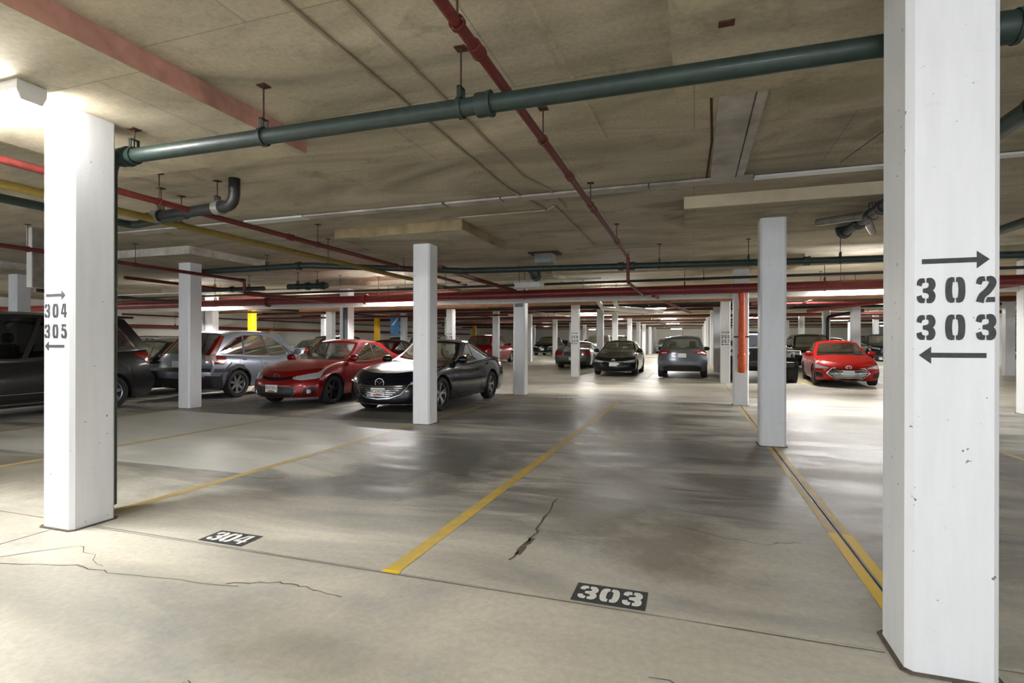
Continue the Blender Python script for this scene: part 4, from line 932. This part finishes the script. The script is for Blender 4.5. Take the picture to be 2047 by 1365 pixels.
        for k in range(6):
            tt = .18 + k * .09; e = .40 + .22 * min((tt - .12) / .32, (.74 - tt) / .26, 1); fp('grille_bar', [(a, tt, tt + .032) for a in fr(-e, e, 8)], 'chrome', off=.010, par=g)
        pts = [(-.68, .45), (-.44, .10), (.44, .10), (.68, .45), (.52, .74), (-.52, .74), (-.68, .45)]
        link('grille_surround', MB().tube([F(a, b) + Vector((0, -.012, 0)) for a, b in pts], .02, 6), M['chrome'], t, 50); badge(0, .60, .075, False, 'h')
        both('headlamp', rows(fr(.62, 1.24, 10), [(.62, .70), (1.0, .64), (1.24, .78)], [(.62, .76), (1.0, .84), (1.24, .87)]), 'lampglass'); both('fog_lamp_recess', rows(fr(.80, 1.02, 5), [(.8, .16), (1.02, .2)], [(.8, .4), (1.02, .48)]), 'rim_black')
        fp('lower_grille', rows(fr(-.6, .6, 8), [(-1, .03), (1, .03)], [(-1, .08), (1, .08)]), 'rim_black'); plate(.42, '', blue=True)
    elif front == 'bold':
        fp('grille', rows(fr(-.5, .5, 12), [(-.5, .3), (-.3, .12), (.3, .12), (.5, .3)], [(-.5, .80), (.5, .80)]), 'rim_black'); both('headlamp', rows(fr(.56, 1.2, 8), [(.56, .66), (1.2, .80)], [(.56, .80), (1.2, .90)]), 'lampglass')
        fp('skid_strip', rows(fr(-.95, .95, 14), [(-1, .06), (0, .0), (1, .06)], [(-1, .12), (0, .07), (1, .12)]), 'chrome'); badge(0, .8, .08); plate(.55, '')
    elif front == 'plain':
        fp('grille', rows(fr(-.55, .55, 8), [(-.55, .6), (.55, .6)], [(-.55, .80), (.55, .80)]), 'rim_black'); both('headlamp', rows(fr(.62, 1.18, 6), [(.62, .64), (1.18, .76)], [(.62, .82), (1.18, .88)]), 'lampglass'); fp('lower_grille', rows(fr(-.6, .6, 8), [(-1, .1), (1, .1)], [(-1, .28), (1, .28)]), 'rim_black'); plate(.5, '')
    if rear == 'crv':
        # tall lamps beside the tailgate window, below the belt and up the pillar
        both('tail_lamp_red', rows(fr(.86, 1.22, 6), [(.86, .74), (1.22, .72)], [(.86, .80), (1.22, .82)]), 'tail', back=True); both('reversing_lamp', rows(fr(.86, 1.06, 5), [(.86, .81), (1.06, .82)], [(.86, .985), (1.06, .985)]), 'clear', back=True); both('tail_lamp_side', rows(fr(1.07, 1.22, 5), [(1.07, .82), (1.22, .82)], [(1.07, .985), (1.22, .985)]), 'tail', back=True)
        for sg in (-1, 1):
            def pil(a, b, sg=sg): return c.K(sg * (1 - max(0, -a)) if a < 0 else sg, 1 if a <= 0 else 1 - a, b)
            link('pillar_lamp', surf_patch(pil, [(-.13, .0, .72), (-.06, 0, .86), (0, .0, .93), (.05, .0, .90)], .003, .008, 5, sg > 0), M['tail'], t, 40)
        fp('bumper_strip', rows(fr(-1.3, 1.3, 24), [(-2, .50), (2, .50)], [(-2, .60), (2, .60)]), 'trim', back=True, off=.01); fp('lower_valance', rows(fr(-1.5, 1.5, 24), [(-2, .0), (2, .0)], [(-1.5, .34), (-.9, .40), (-.7, .30), (.7, .30), (.9, .40), (1.5, .34)]), 'trim', back=True)
        both('rear_reflector', rows(fr(.72, .86, 4), [(0, .30), (2, .30)], [(0, .36), (2, .36)]), 'tail', back=True, off=.012); plate(.86, '', True)
    elif rear == 'rogue':
        both('tail_lamp', rows(fr(.52, 1.2, 10), [(.52, .84), (.9, .74), (1.2, .84)], [(.52, .92), (.9, .96), (1.2, .98)]), 'tail', back=True); both('reversing_lamp', rows(fr(.64, .86, 4), [(0, .82), (2, .82)], [(0, .86), (2, .86)]), 'clear', back=True, off=.01)
        badge(0, 1.0, .07, True); plate(.86, '', True); fp('lower_valance', rows(fr(-.8, .8, 12), [(-1, .0), (1, .0)], [(-.8, .2), (-.6, .28), (.6, .28), (.8, .2)]), 'trim', back=True)
        p0 = c.K(0, .78, 1); link('antenna', MB().tube([(0, p0.y, p0.z + .02), (0, p0.y + .1, p0.z + .22)], .005, 5), M['trim'], t)
    elif rear == 'van':
        both('tail_lamp', rows(fr(.84, 1.14, 10), [(.84, .72), (1.0, .70), (1.14, .93)], [(.84, .92), (1.0, .95), (1.14, .97)]), 'tail', back=True); plate(.9, '', True)
        for sg in (-1, 1):
            link('belt_strip', surf_patch(lambda a, b: c.P(sg, a, b), [(a, .285, .297) for a in fr(.29, .70, 24)], .003, .006, 2, sg < 0), M['chrome'], t, 50)
            link('sill_moulding', surf_patch(lambda a, b: c.P(sg, a, b), [(a, .06, .075) for a in fr(.29, .70, 20)], .003, .006, 2, sg < 0), M['steel'], t, 50)
        p = c.K(0, .985, 1); link('spoiler', MB().rbox(-.6, .6, p.y - .15, p.y + .26, p.z - .01, p.z + .035, .012), pm, t, 40)
        both('rear_bumper_line', rows(fr(.0, 1.6, 12), [(0, .44), (2, .44)], [(0, .455), (2, .455)]), 'under', back=True)
    elif rear == 'coupe':
        both('tail_lamp', rows(fr(.55, .98, 6), [(0, .60), (2, .60)], [(0, .86), (2, .86)]), 'tail', back=True); fp('centre_panel', rows(fr(-.5, .5, 8), [(-1, .60), (1, .60)], [(-1, .84), (1, .84)]), 'trim', back=True); plate(.5, '', True)
        fp('lower_valance', rows(fr(-.8, .8, 10), [(-1, .0), (1, .0)], [(-1, .2), (1, .2)]), 'trim', back=True)
    elif rear == 'plain':
        both('tail_lamp', rows(fr(.62, 1.14, 6), [(.62, .70), (1.14, .74)], [(.62, .90), (1.14, .94)]), 'tail', back=True); plate(.72, '', True)
    return t
def at(fx, fy, rz, L):         # origin from the position of the front (rz=0) or the tail (rz=PI) end nearest the camera
    return (fx, fy + L / 2, R(fy + L / 2))
P_ = lambda n, c_, m=.35, r=.28: M.__setitem__(n, car_paint(n, c_, m, r))
P_('red paint', srgb(136, 12, 18), .25, .3); P_('navy paint', srgb(8, 12, 26), .1, .2); P_('silver paint', srgb(136, 142, 154), .55, .32); P_('charcoal paint', srgb(48, 48, 48), .4, .3)
P_('bright red paint', srgb(166, 18, 14), .2, .3); P_('grey paint', srgb(104, 110, 118), .5, .3); P_('dark blue grey paint', srgb(20, 27, 34), .25, .25); P_('black paint', srgb(9, 10, 12), .1, .2)
P_('white paint', srgb(214, 216, 218), .0, .3); P_('taupe paint', srgb(98, 98, 96), .5, .32); P_('maroon paint', srgb(110, 22, 32), .3, .3); P_('pale silver paint', srgb(172, 176, 180), .5, .3); P_('ruby paint', srgb(150, 12, 30), .35, .28)

sed = dict(win=([(.07, .10), (.2, .10), (.55, .12), (.80, .16), (.90, .22)], [(.07, .12), (.20, .72), (.34, .9), (.52, .93), (.70, .82), (.82, .52), (.90, .23)]))
corolla = Car(4.64, 1.78, 1.455, 2.70, .96, .325, .215, .20, [(0, .67), (.1, .70), (.5, .83), (1.3, .99), (2.2, .93), (3.4, .99), (4.1, 1.06), (4.5, 1.05), (4.64, .98)], .95, (1.22, 2.18, 3.35, 4.28), None, .90, .68, .42, .26,
    [(0, .06), (.12, .0), (.4, .01), (.6, .03), (.8, .10), (1, .26)], **sed); corolla.panes = [.47]
build_car(corolla, 'sedan', at(-8.58, 9.28, 0, 4.64), 0, 'red sedan facing the camera between the silver SUV and dark blue sedan', 'red paint', 2, (6, 'c', 's'), 'rim_black', 'corolla', plates=('4DE7855', ''))
mz = Car(4.87, 1.84, 1.45, 2.83, .96, .345, .225, .19, [(0, .70), (.1, .74), (.5, .86), (1.45, .99), (2.4, .94), (3.5, 1.0), (4.3, 1.06), (4.75, 1.03), (4.87, .96)], .95, (1.42, 2.38, 3.35, 4.62), [(1.5, 1.15), (2.38, 1.42), (2.95, 1.45), (3.35, 1.42), (4.0, 1.27), (4.62, 1.08)], .90, .66, .42, .26,
    [(0, .05), (.12, .0), (.4, .01), (.6, .03), (.8, .08), (1, .24)], win=([(.07, .10), (.2, .10), (.6, .13), (.80, .22), (.84, .34)], [(.07, .12), (.20, .70), (.32, .9), (.48, .93), (.66, .82), (.78, .58), (.84, .35)])); mz.panes = [.42]
build_car(mz, 'sedan', at(-5.74, 8.95, 0, 4.87), 0, 'dark blue sedan with a wide chrome-barred grille, facing the camera behind a white column', 'navy paint', 2, (5, 'c', 'y'), 'rim', 'mazda', plates=('4CZ4324', ''))
crv = Car(4.52, 1.82, 1.68, 2.62, .90, .35, .225, .26, [(0, .82), (.1, .88), (.5, 1.0), (1.1, 1.10), (2.2, 1.04), (3.4, 1.08), (4.3, 1.12), (4.52, 1.10)], 1.05, (1.0, 1.75, 3.9, 4.42), [(1.0, 1.3), (1.75, 1.63), (2.7, 1.68), (3.9, 1.64), (4.42, 1.58)], .90, .72, .36, .20, None,
    [(0, .12), (.2, .0), (.5, -.02), (.7, .03), (.9, .04), (1, .06)], win=([(.05, .08), (.5, .08), (.90, .10), (.93, .14)], [(.05, .10), (.18, .76), (.30, .90), (.55, .92), (.76, .84), (.88, .5), (.93, .15)]), rear_win=(.04, .92)); crv.panes = [.38, .68]; crv.dark_rear = 1
build_car(crv, 'suv', at(-11.84, 9.72, PI, 4.52), PI, 'silver SUV seen from behind, next to the red sedan', 'silver paint', 2, (7, 'c', 's'), 'rim', 'plain', 'crv')
cr = bpy.context.scene.collection.objects.get('suv'); 
link('antenna', MB().tube([(.0, 1.75, 1.68), (-.0, 2.05, 1.98)], .006, 5), M['trim'], cr)
for sg in (-1, 1):
    for wy in crv.wy:
        pts = []
        for k in range(19):
            a = k * PI / 18; yy = wy - crv.ar * math.cos(a); sv = yy / crv.L
            for _ in range(3): sv += (yy - crv.L / 2 - crv.P(sg, sv, .01).y) / crv.L
            pts.append((sv, yy, a))
        link('arch_moulding', surf_patch(lambda a, b: crv.P(sg, a, b), [(sv, 0, .10 + .02 * math.sin(a)) for sv, yy, a in pts], .004, .008, 2, sg < 0), M['trim'], cr, 50)
van = Car(5.1, 1.98, 1.93, 3.0, 1.0, .35, .235, .22, [(0, .85), (.15, .95), (.6, 1.05), (1.1, 1.12), (2.4, 1.06), (4.2, 1.22), (4.95, 1.27), (5.1, 1.22)], 1.16, (.95, 1.9, 4.5, 5.0), [(.95, 1.5), (1.9, 1.87), (3.0, 1.93), (4.5, 1.91), (5.0, 1.84)], .91, .72, .4, .22, None, [(0, .08), (.2, -.02), (.42, -.04), (.5, .05), (.9, .08), (1, .08)],
    win=([(.06, .08), (.5, .08), (.93, .08)], [(.06, .10), (.16, .8), (.3, .93), (.85, .93), (.90, .7), (.93, .09)]), rear_win=(.1, .92)); van.panes = [.36, .66]; van.dark_rear = 1
van.win[1][0] = (.06, .1)
build_car(van, 'minivan', (-12.3, 8.95 - 2.55, 0), 0, 'dark grey minivan half hidden behind the 304 305 column at the left edge', 'charcoal paint', 2, (7, 'c', 's'), 'rim', 'plain', 'van', glass='glass_dark', trimcol='none')
dk = Car(4.7, 1.82, 1.46, 2.75, .95, .33, .22, **sed)
build_car(dk, 'sedan', at(-14.25, 8.85, 0, 4.7), 0, 'dark grey sedan with a silver alloy wheel, between the minivan and the silver SUV', 'charcoal paint', 2, (7, 'c', 'y'), 'rim', 'plain', trimcol='none')
civ = Car(4.49, 1.755, 1.435, 2.70, .93, .31, .205, .19, [(0, .66), (.1, .70), (.5, .80), (1.2, .96), (2.2, .92), (3.4, .98), (4.0, 1.05), (4.4, 1.03), (4.49, .95)], .93, (1.0, 2.15, 3.3, 4.1), None, .90, .67, .40, .26, **sed)
build_car(civ, 'sedan', at(-3.05, 21.6, 0, 4.49), 0, 'dark blue grey compact sedan facing the camera in the centre', 'dark blue grey paint', 2, (5, 'c', 's'), 'rim', 'civic', trimcol='none')
rog = Car(4.38, 1.84, 1.60, 2.65, .90, .35, .225, .26, [(0, .8), (.1, .86), (.5, .98), (1.1, 1.06), (2.2, 1.02), (3.5, 1.08), (4.2, 1.10), (4.38, 1.06)], 1.03, (1.0, 1.8, 3.65, 4.26), [(1.0, 1.25), (1.8, 1.55), (2.6, 1.6), (3.65, 1.56), (4.26, 1.42)], .89, .70, .36, .26, None, [(0, .1), (.2, .0), (.45, -.02), (.7, .03), (.9, .06), (1, .1)], rear_win=(.1, .86),
    win=([(.06, .08), (.5, .08), (.86, .12), (.9, .2)], [(.06, .10), (.18, .76), (.30, .90), (.55, .92), (.76, .8), (.86, .5), (.9, .21)])); rog.panes = [.38, .68]
build_car(rog, 'crossover', at(-.42, 21.2, PI, 4.38), PI, 'grey crossover seen from behind in the centre, right of the dark sedan', 'grey paint', 2, (5, 'c', 's'), 'rim', 'plain', 'rogue', rails=True, mirror='trim', trimcol='none')
ela = Car(4.57, 1.80, 1.44, 2.70, .90, .32, .215, .18, [(0, .66), (.1, .70), (.5, .82), (1.25, .97), (2.2, .92), (3.4, .98), (4.1, 1.05), (4.5, 1.02), (4.57, .95)], .94, (1.2, 2.2, 3.3, 4.3), None, .90, .67, .42, .26, **sed)
build_car(ela, 'sedan', (4.72, 19.15 + 2.28, R(21.4)), math.radians(-4), 'bright red sedan facing the camera at right, with a large hexagonal chrome grille', 'bright red paint', 2, (5, 'c', 's'), 'rim', 'elantra')
cou = Car(4.78, 1.88, 1.36, 2.72, .95, .345, .24, .2, [(0, .7), (.3, .82), (1.6, .95), (3.0, .95), (4.1, 1.02), (4.6, 1.02), (4.78, .96)], .95, (1.6, 2.5, 3.1, 4.2), None, .9, .64, .3, .2, None, [(0, .1), (.2, .02), (.5, 0), (.8, .02), (1, .04)])
build_car(cou, 'coupe', (-5.75, 26.3 + 2.39, R(27)), PI, 'dark grey coupe seen from behind, behind the 268 269 column', 'taupe paint', 1, (5, 'c', 's'), 'rim', 'plain', 'coupe', doors=0)
suv = Car(4.7, 1.88, 1.68, 2.74, .92, .36, .23, .25, [(0, .85), (.1, .92), (.5, 1.0), (1.2, 1.10), (2.3, 1.06), (4.0, 1.14), (4.6, 1.12), (4.7, 1.05)], 1.06, (1.1, 1.9, 3.9, 4.5), [(1.1, 1.3), (1.9, 1.63), (2.8, 1.68), (3.9, 1.64), (4.5, 1.5)], .89, .70, .36, .24, rear_win=(.1, .9)); suv.panes = [.4, .68]; suv.dark_rear = 1
def far(n, c, x, y, rz, lb, p, d=1, f='plain', r='plain', **k):
    return build_car(c, n, (x, y, R(y)), rz, lb, p, d, (5, 'c', 's'), k.pop('rim', 'rim'), f, r, doors=0, **k)
far('suv', suv, -11.85, 30.9, PI, 'deep red SUV seen from behind, just right of the dark blue sedan', 'ruby paint', 1, rails='trim')
far('suv', suv, -12.4, 47.2, 0, 'black SUV facing the camera, far back left of the 268 269 column', 'black paint', 1, 'bold')
far('suv', suv, 5.2, 28.9, 0, 'black SUV parked behind the bright red sedan', 'black paint', 1, rails=True)
far('suv', suv, 11.4, 41.0, 0, 'dark SUV facing the camera, just left of the 302 303 column', 'dark blue grey paint', 1, 'bold', rails=True)
far('suv', suv, 14.1, 41.3, 0, 'maroon SUV beside the dark SUV near the 302 303 column', 'maroon paint', 1)
far('suv', suv, -6.2, 38.5, PI, 'dark pickup-like SUV behind the dark grey coupe', 'taupe paint', 1)
far('suv', suv, -5.7, 44.0, 0, 'black SUV seen over the roof of the dark centre sedan', 'black paint', 1)
far('suv', suv, -3.1, 64.0, 0, 'white SUV far down the centre aisle, left of the grey crossover', 'white paint', 1)
far('sedan', dk, -14.3, 23.8, PI, 'dark red hatchback seen between the red sedan and the dark blue sedan', 'maroon paint', 1)
far('suv', suv, -11.9, 24.4, PI, 'pale silver SUV just behind the roof of the dark blue sedan', 'pale silver paint', 1, rails=True)
far('suv', suv, -23.3, 18.6, PI / 2, 'white SUV with roof rails seen side-on by the left wall', 'white paint', 1, rails='trim')
far('sedan', dk, -22.9, 28.2, 0, 'white sedan behind the silver SUV windscreen', 'white paint', 1); far('sedan', dk, -23.2, 32.4, PI / 2, 'dark red sedan by the left wall, behind the red sedan roof', 'maroon paint', 1)
far('suv', suv, -17.8, 24.5, PI, 'black SUV behind the silver SUV bonnet', 'black paint', 1)
for x, y, rz, p in ((-8.6, 47.5, 0, 'pale silver paint'), (-8.4, 53.5, PI, 'grey paint'), (19, 44, 0, 'black paint'), (22, 48, PI, 'grey paint'), (-17.8, 47.5, 0, 'black paint'), (-14, 36, PI, 'grey paint'), (8.7, 41, 0, 'pale silver paint'), (-13, 55, 0, 'grey paint'), (-7.4, 60, 0, 'black paint'), (3.6, 41, 0, 'black paint'), (-18.6, 33, PI, 'pale silver paint')):
    far('sedan' if rz == 0 else 'suv', dk if rz == 0 else suv, x, y, rz, '', p, 0)['group'] = 'distant parked cars'
D = ['pale silver sedan far back left of the black SUV', 'grey SUV far back left of centre', 'black sedan seen right of the 302 303 column', 'grey SUV seen right of the 302 303 column', 'black sedan far back left, behind the deep red SUV', 'grey SUV behind the pale silver SUV', 'pale silver sedan behind the dark SUV at right',
     'grey sedan in the farthest row at left', 'black sedan in the farthest row at centre left', 'black sedan far back behind the off-road vehicle', 'pale silver SUV far back by the yellow column']
i_ = 0
for o in list(C.objects):
    if o.get('label') == '' and o.get('group') == 'distant parked cars': o['label'] = D[i_]; i_ += 1; del o['group']
# the off-road vehicle: boxy body of flat panels with round lamps
def jeep():
    t = empty('off_road_vehicle', (2.28, 22.3, R(20.5)), 0, label='white and black boxy off-road vehicle with chunky tyres, behind the column with the orange riser', category='car')
    W = M['white paint']; f = -1.9; hw = .78
    link('tub', MB().rbox(-hw, hw, f + 1.45, 2.0, .62, 1.18, .03), W, t, 30); link('bonnet', MB().rbox(-.66, .66, f + .12, f + 1.5, .95, 1.22, .05), W, t, 30)
    g = link('grille', MB().rbox(-.66, .66, f, f + .14, .72, 1.2, .03), M['trim'], t, 30); link('bonnet_lip', MB().rbox(-.67, .67, f - .01, f + .16, 1.19, 1.235, .012), W, t, 30)
    for k in range(7): link('grille_slot', MB().box(-.30 + k * .1 - .02, -.30 + k * .1 + .02, f - .004, f + .01, .80, 1.12), M['under'], g)
    for s in (-1, 1):
        h = link('headlamp', MB().lathe([(-.03, 0), (-.026, .08), (.02, .09)], 'y', 18, (s * .51, f, 1.02)), M['lampglass'], t, 40); link('lamp_bezel', MB().lathe([(-.02, .09), (-.03, .10), (.0, .115)], 'y', 18, (s * .51, f, 1.02)), M['trim'], h, 40)
        link('fender', MB().rbox(s * .93 - .23, s * .93 + .23, f + .1, f + 1.15, 1.06, 1.12, .02), M['trim'], t, 30); link('fender', MB().rbox(s * .93 - .23, s * .93 + .23, 1.1, 1.95, 1.06, 1.12, .02), M['trim'], t, 30)
        link('fender_edge', MB().tube([(s * 1.16, f + .1, .98), (s * 1.16, f + .2, 1.09), (s * 1.16, f + 1.1, 1.09)], .03, 8), M['whitepipe'], t, 40)
        link('fog_lamp', MB().lathe([(-.03, 0), (-.026, .05), (.02, .055)], 'y', 14, (s * .42, f - .12, .66)), M['clear'], t, 40)
        link('mirror', MB().rbox(s * .98 - .12, s * .98 + .12, f + 1.45, f + 1.55, 1.28, 1.48, .03), M['trim'], t, 30)
        link('side_window', MB().box(s * .745 - .003, s * .745 + .003, f + 1.75, 1.8, 1.25, 1.68), M['glass_far'], t)
        for y in (f + .62, 1.52): add_wheel(t, s * .95, y, .43, .33, (5, 'o', 's'), 'rim_dark')
    link('bumper', MB().rbox(-.95, .95, f - .18, f - .02, .56, .74, .03), M['trim'], t, 30); link('winch_hook', MB().tube([(-.1, f - .2, .62), (.0, f - .24, .58), (.1, f - .2, .62)], .02, 6), M['chrome'], t)
    fr_ = MB(); 
    for x0, x1, z0, z1 in ((-.74, -.66, 1.2, 1.76), (.66, .74, 1.2, 1.76), (-.74, .74, 1.68, 1.78)): fr_.box(x0, x1, f + 1.5, f + 1.6, z0, z1)
    link('windscreen_frame', fr_, W, t); link('windscreen', MB().box(-.66, .66, f + 1.52, f + 1.53, 1.22, 1.68), M['glass_far'], t)
    link('hard_top', MB().rbox(-.75, .75, f + 1.5, 1.95, 1.70, 1.82, .04), M['trim'], t, 30); link('rear_panel', MB().rbox(-.75, .75, 1.85, 1.95, 1.15, 1.75, .03), M['trim'], t, 30)
    for x in (-.3, .3): link('wiper', MB().tube([(x, f + 1.49, 1.22), (x + .22, f + 1.49, 1.34)], .008, 5), M['trim'], t)
    link('chassis', MB().box(-.5, .5, f, 1.9, .45, .66), M['under'], t); link('axle', MB().tube([(-.9, f + .62, .43), (.9, f + .62, .43)], .05, 8), M['under'], t); link('axle', MB().tube([(-.9, 1.52, .43), (.9, 1.52, .43)], .05, 8), M['under'], t)
jeep()
